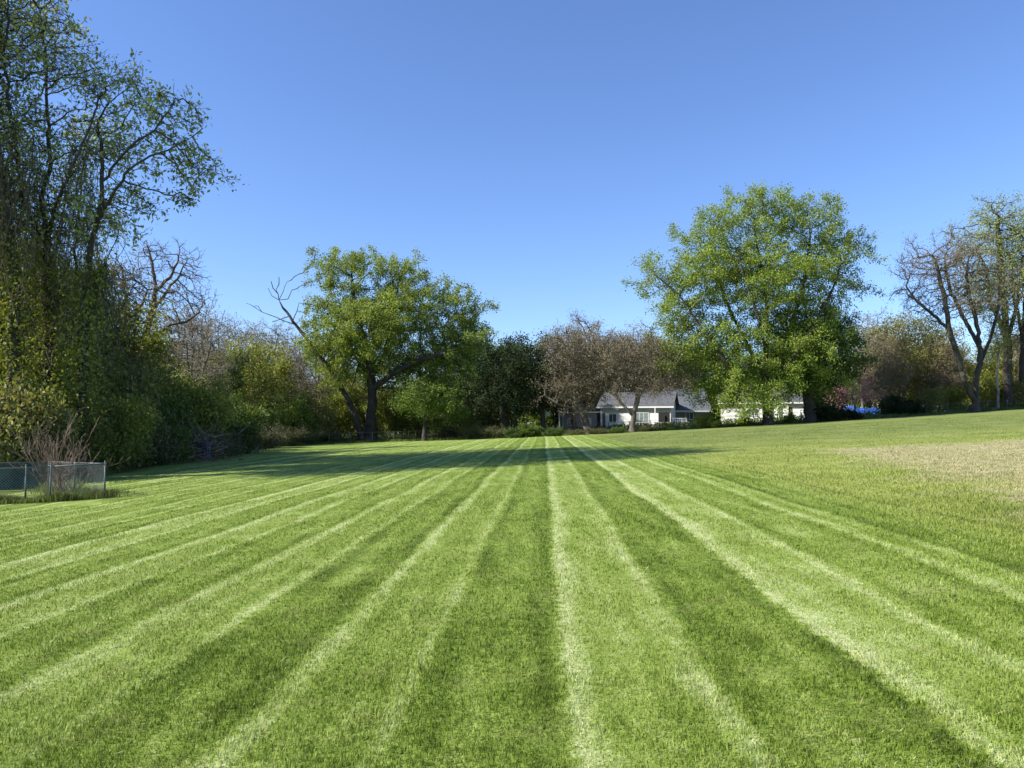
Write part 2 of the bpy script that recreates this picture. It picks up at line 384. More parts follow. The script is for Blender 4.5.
def make_tree(name, label, cat, base, limbs, blobs, seed, *, n=900, clumps=60, sig=.9, step=.5, kill=None, iters=90, trunk_r=.35,
              rtip=.010, minr=.008, leaf=None, nleaf=20000, lsize=.2, lspread=.3, thin=.035, bark='bark', group=None, vines=None,
              wig=.22, grav=.12, droop=0, twigs=2, twig_len=.35, split_r=.10, aspect=.6, noleaf=None, ivy=None, limb_r=None, tbark=None):
    """limbs: list of point lists (world); blobs: list of (centre, radii) (world)"""
    rng = np.random.default_rng(seed)
    base = np.asarray(base, float)
    root = empty(name, base, label, cat, group)
    nodes = []; par = []; forced = {}
    for li, pl in enumerate(limbs):
        pl = [np.asarray(p, float)-base for p in pl]
        if li == 0:
            nodes.append(pl[0]); par.append(-1); cur = 0
        else:
            D = np.linalg.norm(np.array(nodes)-pl[0], axis=1); cur = int(D.argmin())
        pts = [nodes[cur]]+pl[1:]; first = len(nodes)
        for a, b in zip(pts[:-1], pts[1:]):
            m = max(1, int(np.linalg.norm(b-a)/step))
            for k in range(1, m+1):
                q = a+(b-a)*k/m
                if k < m: q = q+rng.normal(size=3)*step*.10
                nodes.append(q); par.append(cur); cur = len(nodes)-1
        if limb_r and li in limb_r:
            ra, rb = limb_r[li]
            for k in range(first, len(nodes)): forced[k] = ra+(rb-ra)*(k-first)/max(1, len(nodes)-first)
    att = sample_blobs(rng, [(np.asarray(c)-base, np.asarray(r)) for c, r in blobs], n, clumps, sig)
    att = att[att[:, 2] > .3]
    Pn, pa = colonize(rng, nodes, par, att, step, kill or step*1.15, iters, grav, wig)
    # twigs
    ch = np.zeros(len(Pn), int); np.add.at(ch, pa[pa >= 0], 1)
    if twigs:
        ntr = len(nodes)
        tips = np.where((ch <= 1) & (np.arange(len(Pn)) >= ntr*0+3))[0]
        tips = tips[tips >= ntr]
        tp = np.repeat(tips, twigs)
        dd = Pn[tp]-Pn[np.maximum(pa[tp], 0)]; dd /= np.linalg.norm(dd, axis=1)[:, None]+1e-6
        dd = dd+rng.normal(size=dd.shape)*.8; dd[:, 2] += .25-droop*.6; dd /= np.linalg.norm(dd, axis=1)[:, None]
        q = Pn[tp]+dd*(twig_len*(.5+rng.random(len(tp))))[:, None]
        Pn = np.concatenate([Pn, q]); pa = np.concatenate([pa, tp])
    nN = len(Pn)
    tipc = np.zeros(nN); chc = np.zeros(nN, int); np.add.at(chc, pa[pa >= 0], 1)
    tipc[chc == 0] = 1
    for i in range(nN-1, 0, -1):
        if pa[i] >= 0: tipc[pa[i]] += tipc[i]
    tot = max(tipc[0], 3); ex = math.log(tot)/math.log(trunk_r/rtip)
    R = rtip*np.maximum(tipc, 1)**(1/ex)
    for k_, v_ in forced.items(): R[k_] = v_ if v_ < 0 else max(R[k_]*.6, v_)
    hgt = Pn[:, 2]; R = R*(1+.55*np.exp(-np.clip(hgt, 0, 9)/.45)*(R > trunk_r*.35))
    idx = np.where(pa >= 0)[0]
    sr = max(split_r, trunk_r*.3)
    tr = idx[R[idx] >= sr]; br = idx[R[idx] < sr]
    t = tube_mesh(Pn, pa, R, tr, minr)
    if t: mesh_np('trunk', t[0], t[1], M[bark], root, smooth=True)
    t = tube_mesh(Pn, pa, R, br, minr)
    if t: mesh_np('branches', t[0], t[1], M[tbark or bark], root, smooth=True)
    if leaf and nleaf:
        th = np.where(R < thin)[0]; th = th[th > 3]
        C = Pn[rng.choice(th, nleaf)]+rng.normal(size=(nleaf, 3))*lspread
        if noleaf is not None: C = C[~noleaf(C+base)]; nleaf = len(C)
        V, Q = leaves_np(rng, C, lsize, aspect, droop)
        rn = np.clip(rng.normal(.45, .22, nleaf), 0, 1)
        mesh_np('crown', V, Q, M[leaf], root, rnd=rn)
    if ivy:
        im, cnt, sp, zm = ivy
        th = np.where((R > .07) & (Pn[:, 2] < zm))[0]
        C = Pn[rng.choice(th, cnt)]; C = C+rng.normal(size=C.shape)*np.array([sp, sp, .3])
        V, Q = leaves_np(rng, C, .15, .6, .5)
        mesh_np('ivy', V, Q, M[im], root, rnd=np.clip(rng.normal(.45, .22, cnt), 0, 1))
    if vines:
        cnt, ln, leafm, per, zmax = vines[:5]; vx = vines[5]-base[0] if len(vines) > 5 else 1e9
        cand = np.where((R < .12) & (Pn[:, 2] > 3) & (Pn[:, 2] < zmax) & (Pn[:, 0] < vx))[0]
        st = Pn[rng.choice(cand, cnt)]
        segs = 9; Vn = []; Vp = []
        for s in st:
            l = min(ln*(.35+1.0*rng.random()), s[2]-.2); o = s.copy(); prev = -1
            sway = rng.normal(size=2)*.10
            for k in range(segs+1):
                Vn.append(o.copy()); Vp.append(prev); prev = len(Vn)-1
                o = o+np.array([sway[0]+rng.normal()*.07, sway[1]+rng.normal()*.07, -l/segs])
        Vn = np.array(Vn); Vp = np.array(Vp)
        RR = np.full(len(Vn), .013)
        t = tube_mesh(Vn, Vp, RR, np.where(Vp >= 0)[0], .013)
        vn = mesh_np('hanging_vines', t[0], t[1], M['bark_mid'], root)
        nl = cnt*per
        C = Vn[rng.integers(0, len(Vn), nl)]+rng.normal(size=(nl, 3))*np.array([.16, .16, .3])
        V, Q = leaves_np(rng, C, .13, .6, .6)
        mesh_np('vine_leaves', V, Q, M[leafm], root, rnd=np.clip(rng.normal(.45, .22, nl), 0, 1))
    return root

def PB(px, Y):
    """base on the ground"""
    x = P(px, 400, Y)[0]; return np.array([x, Y, float(g(x))])
def LM(Y, pts, dy=None):
    out = []
    for i, p in enumerate(pts):
        o = p[2] if len(p) > 2 else 0
        out.append(P(p[0], p[1], Y+o))
    return out
def BL(Y, bl):
    out = []
    for b in bl:
        o = b[4] if len(b) > 4 else 0
        c = P(b[0], b[1], Y+o); k = Y/F
        ry = b[5] if len(b) > 5 else (b[2]+b[3])*.5*k
        out.append((c, (b[2]*k, ry, b[3]*k)))
    return out

# ---- left maple -----------------------------------------------------------
Y = 95; b = PB(370, Y); xbare = P(306, 320, Y)[0]
make_tree('maple_tree', 'broad green maple with a second leaning trunk, left of centre', 'tree', b,
  [[b]+LM(Y, [(371,420),(372,395),(372,372,0),(366,345),(355,310),(352,280)]),
   LM(Y, [(371,436),(362,440,-.5)])+LM(Y, [(353,410,-1),(340,385,-1.5),(333,372,-1.5),(318,355,-2),(296,325,-2),(283,308,-2)]),
   LM(Y, [(296,325,-2),(278,318,-2),(262,312,-2),(246,303,-2)]),
   LM(Y, [(283,308,-2),(279,300,-2),(276,290,-2)]), LM(Y, [(279,300,-2),(272,296,-2),(268,288,-2)]), LM(Y, [(278,298,-2),(283,292,-2),(287,282,-2)]),
   LM(Y, [(277,294,-2),(273,288,-2),(271,281,-2)]), LM(Y, [(276,292,-2),(279,284,-2),(279,277,-2)]), LM(Y, [(288,315,-2),(284,318,-2),(272,322,-2)]), LM(Y, [(292,320,-2),(297,311,-2),(299,303,-2)]),
   LM(Y, [(280,303,-2),(288,299,-2),(292,290,-2)]), LM(Y, [(262,312,-2),(258,306,-2),(254,306,-2)]),
   LM(Y, [(372,380),(385,355,1),(392,325,2),(395,295,2)]),
   LM(Y, [(372,390),(395,372,-2),(425,358,-3),(448,352,-3)]),
   LM(Y, [(372,385),(358,360,2),(340,330,3),(333,300,3)]),
   LM(Y, [(372,378),(376,340,0),(378,310,-1)])],
  BL(Y, [(335,274,18,20),(372,268,20,16),(402,278,18,18),(330,315,14,22),(375,325,42,42),(432,302,24,18),(456,308,18,20),
         (445,340,28,26),(340,352,22,22,3),(405,365,32,22,2),(432,388,18,14),(462,336,14,18),(326,345,10,16,2),(352,388,20,12,7),(335,365,18,14,-1),(322,350,14,16,-2),(345,335,22,20,-2),(400,320,30,26,-2),(460,360,20,20)]),
  11, n=3200, clumps=300, sig=1.05, step=.62, kill=.72, iters=75, trunk_r=.74, leaf='leaf_maple', nleaf=150000, lsize=.21, lspread=.27, thin=.05, limb_r={0: (.72, .16), 1: (.42, .13), 2: (.06, .025), 3: (.07, .03), 4: (.04, .02), 5: (.04, .02), 6: (.06, .03), 7: (.06, .03), 8: (.06, .03), 9: (.06, .03), 10: (.06, .03), 11: (.04, .03)},
  noleaf=lambda p: (p[:, 0] < xbare) & (p[:, 2] > 9))
# bare twig spray of the leaning trunk
# ---- right maple ----------------------------------------------------------
Y = 88; b = PB(768, Y)
make_tree('maple_tree', 'largest spreading bright green tree in front of the white garage, right of centre', 'tree', b,
  [[b]+LM(Y, [(767,410),(766,395),(766,370),(768,335),(765,290),(758,250),(754,225)]),
   LM(Y, [(767,405),(752,398,-1),(742,385,-2),(730,368,-3),(712,345,-3),(695,318,-3),(680,296,-3),(655,275,-3)]),
   LM(Y, [(766,375),(745,340,2),(725,300,3),(714,268,3),(710,242,3)]),
   LM(Y, [(766,378),(785,340,1),(800,300,0),(808,262,0),(810,240,0)]),
   LM(Y, [(767,390),(790,362,-2),(815,325,-3),(832,290,-2),(840,265,-2)]),
   LM(Y, [(766,365),(760,320,-3),(745,280,-3),(738,250,-3)]),
   LM(Y, [(767,402),(800,385,2),(825,360,2),(840,330,3)])],
  BL(Y, [(708,224,20,20),(750,208,22,15),(802,221,34,20),(725,262,40,34),(652,272,13,20),(662,300,20,12),(690,300,28,24),(780,278,50,44),
         (834,254,24,24),(842,296,20,34),(700,345,38,26),(745,350,46,36),(800,345,42,32),(680,358,20,20),(722,385,28,18),(760,385,32,18),
         (835,250,16,16),(820,370,20,20),(715,400,15,9,-2),(757,402,12,8,-4),(695,265,20,20),(690,300,24,24),(790,380,26,16),(742,398,12,9,-3),(772,402,12,9,-4),(725,232,26,22),(775,215,22,18)]),
  12, n=4200, clumps=420, sig=1.1, step=.62, kill=.75, iters=80, trunk_r=.52, limb_r={1: (.26, .06)}, leaf='leaf_maple2', nleaf=190000, lsize=.20, lspread=.30, thin=.05)
# second trunk tree just right of it, darker
Y = 90; b = PB(809, Y)
make_tree('vine_covered_tree', 'dark vine covered tree behind the right side of the largest maple', 'tree', b,
  [[b]+LM(Y, [(808,400),(806,370),(808,330),(815,300)]), LM(Y, [(807,375),(825,350),(840,325)]), LM(Y, [(806,370),(790,340),(785,310)])],
  BL(Y, [(805,340,32,32),(830,350,26,32),(812,385,22,22),(845,365,16,18)]),
  13, n=900, clumps=60, sig=1.1, step=.6, trunk_r=.6, leaf='leaf_dark', nleaf=24000, lsize=.26, lspread=.35)

# ---- trees between ---------------------------------------------------------
Y = 112; b = PB(462, Y)
make_tree('leafy_tree', 'deep green rounded tree behind the right shoulder of the left maple', 'tree', b,
  [[b]+LM(Y, [(462,400),(465,370),(468,345)])],
  BL(Y, [(465,352,28,22),(483,372,18,26),(445,375,22,22),(470,400,28,18)]),
  14, n=700, clumps=55, sig=1.2, step=.7, trunk_r=.35, leaf='leaf_dark', nleaf=26000, lsize=.3, lspread=.4)
Y = 91; b = PB(425, Y)
make_tree('small_tree', 'small bushy green tree standing right of the left maple trunk', 'tree', b,
  [[b]+LM(Y, [(425,425),(427,405)])],
  BL(Y, [(425,398,24,16),(408,408,14,10),(446,405,14,12)]),
  15, n=420, clumps=36, sig=.8, step=.5, trunk_r=.25, leaf='bush', nleaf=13000, lsize=.22, lspread=.3)
Y = 92
for (px, bl, sd, lab) in ((505, [(506,368,16,24),(498,395,16,16),(518,390,18,18)], 16, 'blackish green tree with short trunk, left of the two dark trees by the brown tree'),
                     (545, [(536,352,18,18),(528,375,22,22),(548,372,14,26),(553,350,7,15),(540,398,22,12)], 17, 'blackish green tree with a pointed top, touching the brown dome tree')):
    b = PB(px, Y)
    make_tree('dark_tree', lab, 'tree', b, [[b]+LM(Y, [(px-3,410),(px-8,385),(px-10,360)]), LM(Y, [(px-5,400),(px+8,378),(px+6,358)])],
      BL(Y, bl), sd, n=620, clumps=46, sig=.85, step=.55, trunk_r=.3, leaf='evergreen', nleaf=13500, lsize=.22, lspread=.32, group='dark trees left of the brown tree')
Y = 90; b = PB(590, Y)
make_tree('budding_tree', 'brown budding dome shaped tree with leaning pale trunk, left of the white house', 'tree', b,
  [[b]+LM(Y, [(584,418),(576,402),(574,385),(572,370)]), LM(Y, [(580,410),(560,405,-1),(545,395,-1)]),LM(Y, [(576,400),(590,380),(598,362)])],
  BL(Y, [(576,350,24,20),(564,366,20,20),(593,366,20,20),(560,385,18,14),(588,388,22,12)]),
  18, n=1500, clumps=130, sig=.95, step=.5, kill=.55, trunk_r=.42, leaf='bud_brown', nleaf=30000, lsize=.13, lspread=.3, bark='bark_mid', twigs=4, twig_len=.6, rtip=.014, minr=.016)
Y = 88; b = PB(632, Y)
make_tree('budding_tree', 'greyish brown budding tree with two forked dark limbs in front of the white house', 'tree', b,
  [[b]+LM(Y, [(634,412),(637,402),(640,388),(640,370)]), LM(Y, [(633,417),(624,406),(616,396),(606,388)]), LM(Y, [(640,385),(655,370),(665,355)])],
  BL(Y, [(637,352,26,17),(650,366,20,18),(615,368,18,18),(668,372,15,16),(640,380,26,12)]),
  19, n=1400, clumps=120, sig=.9, step=.5, kill=.55, trunk_r=.3, leaf='bud_brown', nleaf=24000, lsize=.13, lspread=.3, bark='bark_mid', twigs=4, twig_len=.6, rtip=.014, minr=.016)
# ---- right trees -----------------------------------------------------------
Y = 90; b = PB(975, Y)
make_tree('bare_tree', 'nearly bare tree with curved limbs reaching left over the right end of the field', 'tree', b,
  [[b]+LM(Y, [(976,398),(976,380),(981,350),(976,320),(968,295),(967,268)]),
   LM(Y, [(975,402),(964,380,-1),(956,350,-1),(947,328,-1),(930,312,-1),(914,298,-1),(906,286,-1)]),
   LM(Y, [(979,372),(990,340,1),(998,310,1),(1000,280,1)]), LM(Y, [(950,335,-1),(945,300,-1),(938,270,-1),(932,255,-1)]),
   LM(Y, [(981,350),(965,320,2),(950,290,2),(945,262,2)])],
  BL(Y, [(918,275,14,26),(938,262,20,20),(965,262,22,28),(950,300,24,18),(990,290,18,28),(915,300,12,10)]),
  20, n=1500, clumps=150, sig=.8, step=.5, kill=.6, wig=.12, trunk_r=.42, leaf='bud_tan', nleaf=13000, lsize=.13, lspread=.35, bark='bark', tbark='bark_mid', split_r=.16, twigs=4, twig_len=.55, rtip=.016, minr=.017)
Y = 96; b = PB(1008, Y)
make_tree('tall_tree', 'tall thin leaved tree beside the bare tree at the right end of the field', 'tree', b,
  [[b]+LM(Y, [(1008,380),(1007,340),(1003,290),(1000,250),(998,215)]), LM(Y, [(1007,345),(1018,300),(1022,260)]), LM(Y, [(1007,340),(990,300),(985,265)])],
  BL(Y, [(1000,220,22,18),(985,245,20,18),(1015,240,22,24),(1000,275,26,26),(985,300,16,22)]),
  21, n=1300, clumps=110, sig=.95, step=.6, kill=.7, trunk_r=.5, leaf='leaf_pale', nleaf=23000, lsize=.2, lspread=.35, bark='bark', twigs=3, twig_len=.5, rtip=.015, minr=.016)
b = PB(1024, Y+1)
make_tree('tall_tree', 'tall tree cut by the right edge of the view, with thin brownish leaves', 'tree', b,
  [[b]+LM(Y+1, [(1023,380),(1024,330),(1030,280),(1036,235)]), LM(Y+1, [(1023,345),(1014,300),(1012,270)])],
  BL(Y+1, [(1036,225,24,20),(1022,270,20,30),(1046,280,26,40),(1035,330,26,20)]),
  22, n=1000, clumps=90, sig=.95, step=.6, kill=.7, trunk_r=.5, leaf='bud_tan', nleaf=11000, lsize=.2, lspread=.35, bark='bark', twigs=3, twig_len=.5, rtip=.015, minr=.016)
# pink blossom
Y = 97; b = PB(856, Y)
make_tree('blossom_tree', 'small pink blossoming tree above the blue tarp', 'tree', b,
  [[b]+LM(Y, [(855,408),(852,395)])], BL(Y, [(845,392,13,10),(860,388,15,10),(872,394,9,8),(838,399,8,6)]),
  23, n=380, clumps=50, sig=.5, step=.4, trunk_r=.12, leaf='blossom', nleaf=4200, lsize=.17, lspread=.22, bark='bark_mid')

SHADE = []
# ---- left foreground trees --------------------------------------------------
Y = 34
b = PB(48, Y)
make_tree('viny_tree', 'tall dark forked tree hung with vines, behind the chain link fence', 'tree', b,
  [[b]+LM(Y, [(47,400),(50,330),(46,280),(47,237)]),
   LM(Y, [(47,245),(32,222,-1),(23,200,-1),(17,152,-1),(10,112,-1),(4,60,-1),(8,0,-1)]),
   LM(Y, [(47,240),(41,203,1),(51,163,1),(47,112,1),(46,60,1),(40,10,1)]),
   LM(Y, [(48,235),(58,200,-1),(70,170,-2),(81,146,-2),(95,110,-2)]),
   LM(Y, [(46,280),(20,255,2),(-5,240,2),(-30,200,2)]), LM(Y, [(48,300),(70,262,-1.5),(76,225,-2),(72,180,-2)])],
  BL(Y, [(45,75,35,28),(85,75,42,24),(20,40,36,40),(60,30,28,18),(20,-25,45,25),(-30,-40,45,30),(110,88,30,18),(-20,120,35,60),(30,140,40,40),(75,150,30,35),(25,200,35,30),(90,115,25,15),(60,225,30,25)]),
  31, n=1250, clumps=110, sig=.5, step=.33, kill=.38, iters=90, trunk_r=.17, limb_r={0: (.30, .15), 1: (.13, .03), 2: (.12, .03), 3: (.09, .03)}, leaf='leaf_pale', nleaf=5000, lsize=.21, lspread=.15, ivy=('leaf_yel', 6500, .42, 10), bark='bark', rtip=.007, minr=.007, thin=.016,
  vines=(230, 4.2, 'leaf_yel', 11, 15), twigs=3, twig_len=.4, droop=.3, aspect=.45)
Y = 33
b = PB(80, Y)
make_tree('viny_tree', 'tree with a long leafy limb arching right against the sky, beside the fence shrub', 'tree', b,
  [[b]+LM(Y, [(82,400),(85,320),(88,280),(91,244),(102,203),(102,152),(98,125)]),
   LM(Y, [(97,222),(112,196,-1),(129,170,-2),(150,156,-2),(176,146,-2),(192,137,-2),(203,128,-2)]),
   LM(Y, [(102,185),(120,158,-.5),(136,142,-1),(155,130,-1),(168,112,-1),(176,98,-1)]),
   LM(Y, [(88,290),(105,262,1),(118,235,1)])],
  BL(Y, [(176,112,22,13),(200,135,9,10),(192,165,14,22),(160,125,18,12),(120,95,30,16),(105,130,20,18),(148,205,9,10),(178,190,8,6),(135,150,20,16),(110,215,22,25)]),
  32, n=850, clumps=85, sig=.38, step=.3, kill=.34, iters=80, trunk_r=.12, limb_r={0: (.22, .06), 1: (.085, .02), 2: (.065, .02)}, leaf='leaf_pale', nleaf=3300, lsize=.21, lspread=.13, ivy=('leaf_yel', 4500, .4, 9), bark='bark', rtip=.007, minr=.007, thin=.016,
  vines=(100, 3.2, 'leaf_yel', 11, 9.5, P(125, 300, 33)[0]), twigs=3, twig_len=.35, droop=.3, aspect=.45)
Y = 32
b = PB(6, Y)
make_tree('viny_tree', 'tall vine hung tree cut by the left edge of the view', 'tree', b,
  [[b]+LM(Y, [(12,380),(15,300),(10,230),(0,170),(-10,100),(-12,30),(-15,-40)]), LM(Y, [(10,230),(-30,180,1),(-50,100,1)]), LM(Y, [(12,250),(30,190,-1),(34,130,-1)])],
  BL(Y, [(0,60,35,50),(-40,90,40,60),(20,5,38,25),(-10,0,40,30),(-40,-30,50,30),(-80,0,50,50),(-30,170,35,40),(15,160,25,35),(0,230,30,30)]),
  33, n=1050, clumps=95, sig=.5, step=.36, kill=.42, iters=80, trunk_r=.16, limb_r={0: (.27, .08)}, leaf='leaf_pale', nleaf=4200, lsize=.21, lspread=.15, ivy=('leaf_yel', 5500, .42, 10), bark='bark', rtip=.007, minr=.007, thin=.017,
  vines=(220, 4.5, 'leaf_yel', 11, 15), twigs=3, twig_len=.4, droop=.3, aspect=.45)
# tall neighbours further left (out of view, they shade the lawn and screen the woods from a side step)
for (x, y, s, rz) in ((-28, 39, 1.05, 3.0), (-26, 43, .86, 4.4)):
    src = bpy.data.objects['viny_tree'] if y != 39 else bpy.data.objects['viny_tree.002']
    copy_thing(src, (x, y, float(g(x))), rz, s, 'tall vine hung tree in the woods beyond the left edge of the view', 'vine hung trees at the left edge')

for (x, y) in ((-37, 36), (-40, 42), (-43, 33)):
    SHADE.append((x, y))
# dead tree
Y = 62; b = PB(140, Y)
make_tree('dead_tree', 'bare grey dead tree with crooked spreading limbs behind the left thicket', 'tree', b,
  [[b]+LM(Y, [(140,400),(139,370),(141,348),(150,318),(156,290),(152,262),(146,240)]),
   LM(Y, [(141,350),(155,335,-1),(170,325,-1),(186,322,-1),(200,312,-1)]), LM(Y, [(152,312),(168,290,1),(180,275,1),(188,258,1)]),
   LM(Y, [(156,290),(170,278),(178,262),(180,250)]), LM(Y, [(140,360),(128,335),(126,300),(122,270)])],
  BL(Y, [(155,258,20,16),(185,262,14,18),(175,295,22,18),(198,300,12,12),(130,290,16,28),(165,330,22,12)]),
  34, n=900, clumps=90, sig=.55, step=.38, kill=.45, trunk_r=.33, leaf=None, bark='bark_mid', twigs=3, twig_len=.5, rtip=.010, minr=.011)

# ---- template trees for the woods ------------------------------------------
def tmpl(name, label, seed, H, W, kind, leaf, nleaf, bark, **kw):
    b = np.array([0., 0., 0.]); rng = np.random.default_rng(seed)
    lim = [[(0,0,0),(rng.normal()*.3, rng.normal()*.3, H*.25),(rng.normal()*.5, rng.normal()*.5, H*.5),(rng.normal()*.6, rng.normal()*.6, H*.8)]]
    for k in range(3):
        a = rng.random()*6.28; z = H*(.22+.12*k)
        lim.append([(0,0,z),(math.cos(a)*W*.4, math.sin(a)*W*.4, z+H*.22),(math.cos(a)*W*.6, math.sin(a)*W*.6, z+H*.4)])
    bl = kw.pop('bl', None) or [((0,0,H*.72),(W*.75,W*.75,H*.27)),((W*.3,0,H*.5),(W*.7,W*.7,H*.2)),((-W*.35,.3*W,H*.48),(W*.6,W*.6,H*.18))]
    return make_tree(name, label, 'tree', b, lim, bl, seed, leaf=leaf, nleaf=nleaf, bark=bark, **kw)
GB = 'trees of the woods along the left and far side'
TB1 = tmpl('bare_tree', 'slender bare pale tree of the woods', 41, 15, 3.0, 0, 'bud_tan', 2500, 'bark_pale', n=700, clumps=60, sig=.8, step=.5, trunk_r=.17, lsize=.14, twigs=4, twig_len=.6, rtip=.012, minr=.013)
TB2 = tmpl('bare_tree', 'leaning bare grey tree of the woods', 42, 12, 3.2, 0, 'bud_brown', 4000, 'bark_mid', n=700, clumps=60, sig=.8, step=.5, trunk_r=.17, lsize=.14, twigs=4, twig_len=.6, rtip=.012, minr=.013)
TO1 = tmpl('budding_tree', 'olive green budding tree of the woods', 43, 12, 4.0, 0, 'leaf_olive', 16000, 'bark_mid', n=800, clumps=60, sig=.9, step=.55, trunk_r=.2, lsize=.21, lspread=.4)
TO2 = tmpl('budding_tree', 'yellow green budding tree of the woods', 44, 10, 3.6, 0, 'leaf_yel', 14000, 'bark_mid', n=700, clumps=60, sig=.9, step=.55, trunk_r=.18, lsize=.2, lspread=.4)
TD1 = tmpl('leafy_tree', 'dark leafy tree of the woods', 45, 12, 4.4, 0, 'leaf_dark', 20000, 'bark', n=800, clumps=60, sig=1.0, step=.6, trunk_r=.25, lsize=.26, lspread=.42)
TBR = tmpl('budding_tree', 'round brown budding tree of the woods', 46, 12.5, 4.6, 0, 'bud_brown', 20000, 'bark_mid', n=1100, clumps=90, sig=.9, step=.55, trunk_r=.25, lsize=.17, twigs=4, twig_len=.55, rtip=.013, minr=.014)
used = set()
def place(T, px, Y, H, label=None, wide=1.0, rz=None, group=GB):
    """H: height of the tree in metres"""
    h0 = {'TB1': 15, 'TB2': 12, 'TO1': 12, 'TO2': 10, 'TD1': 12, 'TBR': 12.5}[T]; src = globals()[T]; s = H/h0
    b = PB(px, Y); rz = rz if rz is not None else (px*1.7+Y) % 6.28
    if T not in used:
        used.add(T); src.location = b; src.rotation_euler = (0, 0, rz); src.scale = (s*wide, s*wide, s); src['label'] = label; src['group'] = group; return src
    return copy_thing(src, b, rz, (s*wide, s*wide, s), label, group)
def topH(px, py, Y):
    return P(px, py, Y)[2]-float(g(P(px, py, Y)[0]))
woods = [
 # T, px, top py, Y, wide, label
 ('TB1', 222, 312, 100, 1.0, 'tall pale bare tree between the dead tree and the left maple'),
 ('TB1', 205, 305, 85, .9, 'pale bare tree just right of the dead tree'),
 ('TB1', 300, 330, 112, .9, 'pale bare tree behind the bare limb of the left maple'),
 ('TB2', 190, 320, 80, 1.0, 'grey bare tree under the right limbs of the dead tree'),
 ('TO2', 248, 340, 92, 1.0, 'yellow green budding tree behind the hooked dead stump'),
 ('TO1', 268, 345, 105, .9, 'olive tree left of the left maple, behind the bramble mounds'),
 ('TB2', 318, 345, 100, 1.0, 'dark thin bare tree close to the left side of the left maple'),
 ('TO1', 218, 350, 96, 1.1, 'olive tree behind the brush heap'),
 ('TBR', 285, 352, 120, .9, None), ('TO2', 175, 372, 72, .9, 'yellow green tree right of the dead trunk'),
 ('TO2', 340, 375, 118, 1.1, None), ('TO1', 365, 365, 122, 1.1, None), ('TO2', 395, 385, 120, 1.1, None), ('TB2', 415, 350, 125, 1.2, None),
 ('TO1', 440, 370, 122, 1.1, None), ('TB1', 470, 362, 118, 1.0, None), ('TO1', 490, 385, 120, 1.0, None), ('TD1', 515, 345, 118, 1.0, None),
 ('TB2', 512, 350, 100, .8, 'thin bare tree sticking out above the dark trees'),
 ('TBR', 600, 333, 124, 1.1, 'tall brown tree rising behind the white house roof'), ('TBR', 575, 335, 116, 1.1, 'round brown tree behind the brown dome tree'),
 ('TBR', 640, 338, 122, 1.1, 'brown tree behind the white house, next to the largest maple'), ('TD1', 625, 345, 130, 1.1, None),
 ('TO1', 655, 342, 126, 1.1, None), ('TD1', 690, 345, 125, 1.2, None), ('TO1', 730, 360, 126, 1.2, None), ('TD1', 770, 350, 126, 1.2, None),
 ('TD1', 810, 350, 124, 1.2, None), ('TO1', 555, 360, 122, 1.0, None), ('TBR', 665, 350, 112, .8, None),
 ('TB1', 876, 308, 112, 1.3, 'pale bare tree rising right of the largest maple'), ('TB1', 862, 325, 106, 1.2, None),
 ('TO1', 905, 314, 102, 1.0, 'olive budding tree between the largest maple and the bare tree'), ('TO1', 928, 318, 104, 1.0, 'olive budding tree left of the bare tree trunk'),
 ('TO2', 895, 330, 116, 1.3, None), ('TBR', 885, 340, 98, .9, 'brown twiggy tree above the dark shrub'), ('TBR', 940, 345, 100, .9, 'brown twiggy tree behind the bare tree limbs'),
 ('TD1', 870, 350, 110, .9, None), ('TO1', 955, 345, 112, 1.1, None), ('TO2', 990, 350, 114, 1.0, None), ('TO1', 1015, 335, 116, 1.2, None), ('TO2', 1045, 330, 118, 1.2, None),
 ('TBR', 960, 360, 122, 1.3, None), ('TD1', 920, 350, 124, 1.3, None), ('TBR', 1065, 300, 100, 1.0, None), ('TO1', 1100, 310, 108, 1.2, None),
 # left wood behind the vine trees
 ('TO1', 15, 240, 50, 1.0, 'olive tree behind the trunks at the left edge'), ('TO1', 62, 262, 53, 1.0, 'olive tree behind the forked vine hung tree'), ('TBR', 35, 275, 46, .8, 'brown twiggy tree between the vine hung trunks'),
 ('TO2', 98, 300, 52, 1.0, 'yellow green tree between the arching tree and the dead tree'), ('TB2', 115, 262, 55, .9, 'bare tree left of the dead tree'),
 ('TO1', 118, 330, 66, 1.2, None), ('TO1', 75, 300, 62, 1.2, None), ('TBR', -20, 280, 50, 1.2, None), ('TO1', -50, 220, 44, 1.0, None), ('TD1', -40, 290, 38, .9, None),
 ('TO2', 0, 330, 42, 1.0, None), ('TD1', 150, 375, 82, 1.2, None), ('TD1', 195, 380, 95, 1.1, None), ('TBR', 240, 370, 115, 1.2, None), ('TO1', 160, 345, 90, 1.2, None), ('TO2', 275, 375, 125, 1.4, None), ('TD1', 310, 385, 130, 1.4, None),
 ('TB1', 262, 318, 118, 1.0, None), ('TB1', 285, 322, 125, 1.0, None), ('TB1', 243, 315, 110, .9, None), ('TB1', 192, 298, 105, .9, None), ('TB1', 328, 330, 120, 1.0, None), ('TB1', 175, 300, 110, 1.0, None), ('TB1', 238, 325, 125, 1.1, None),
]
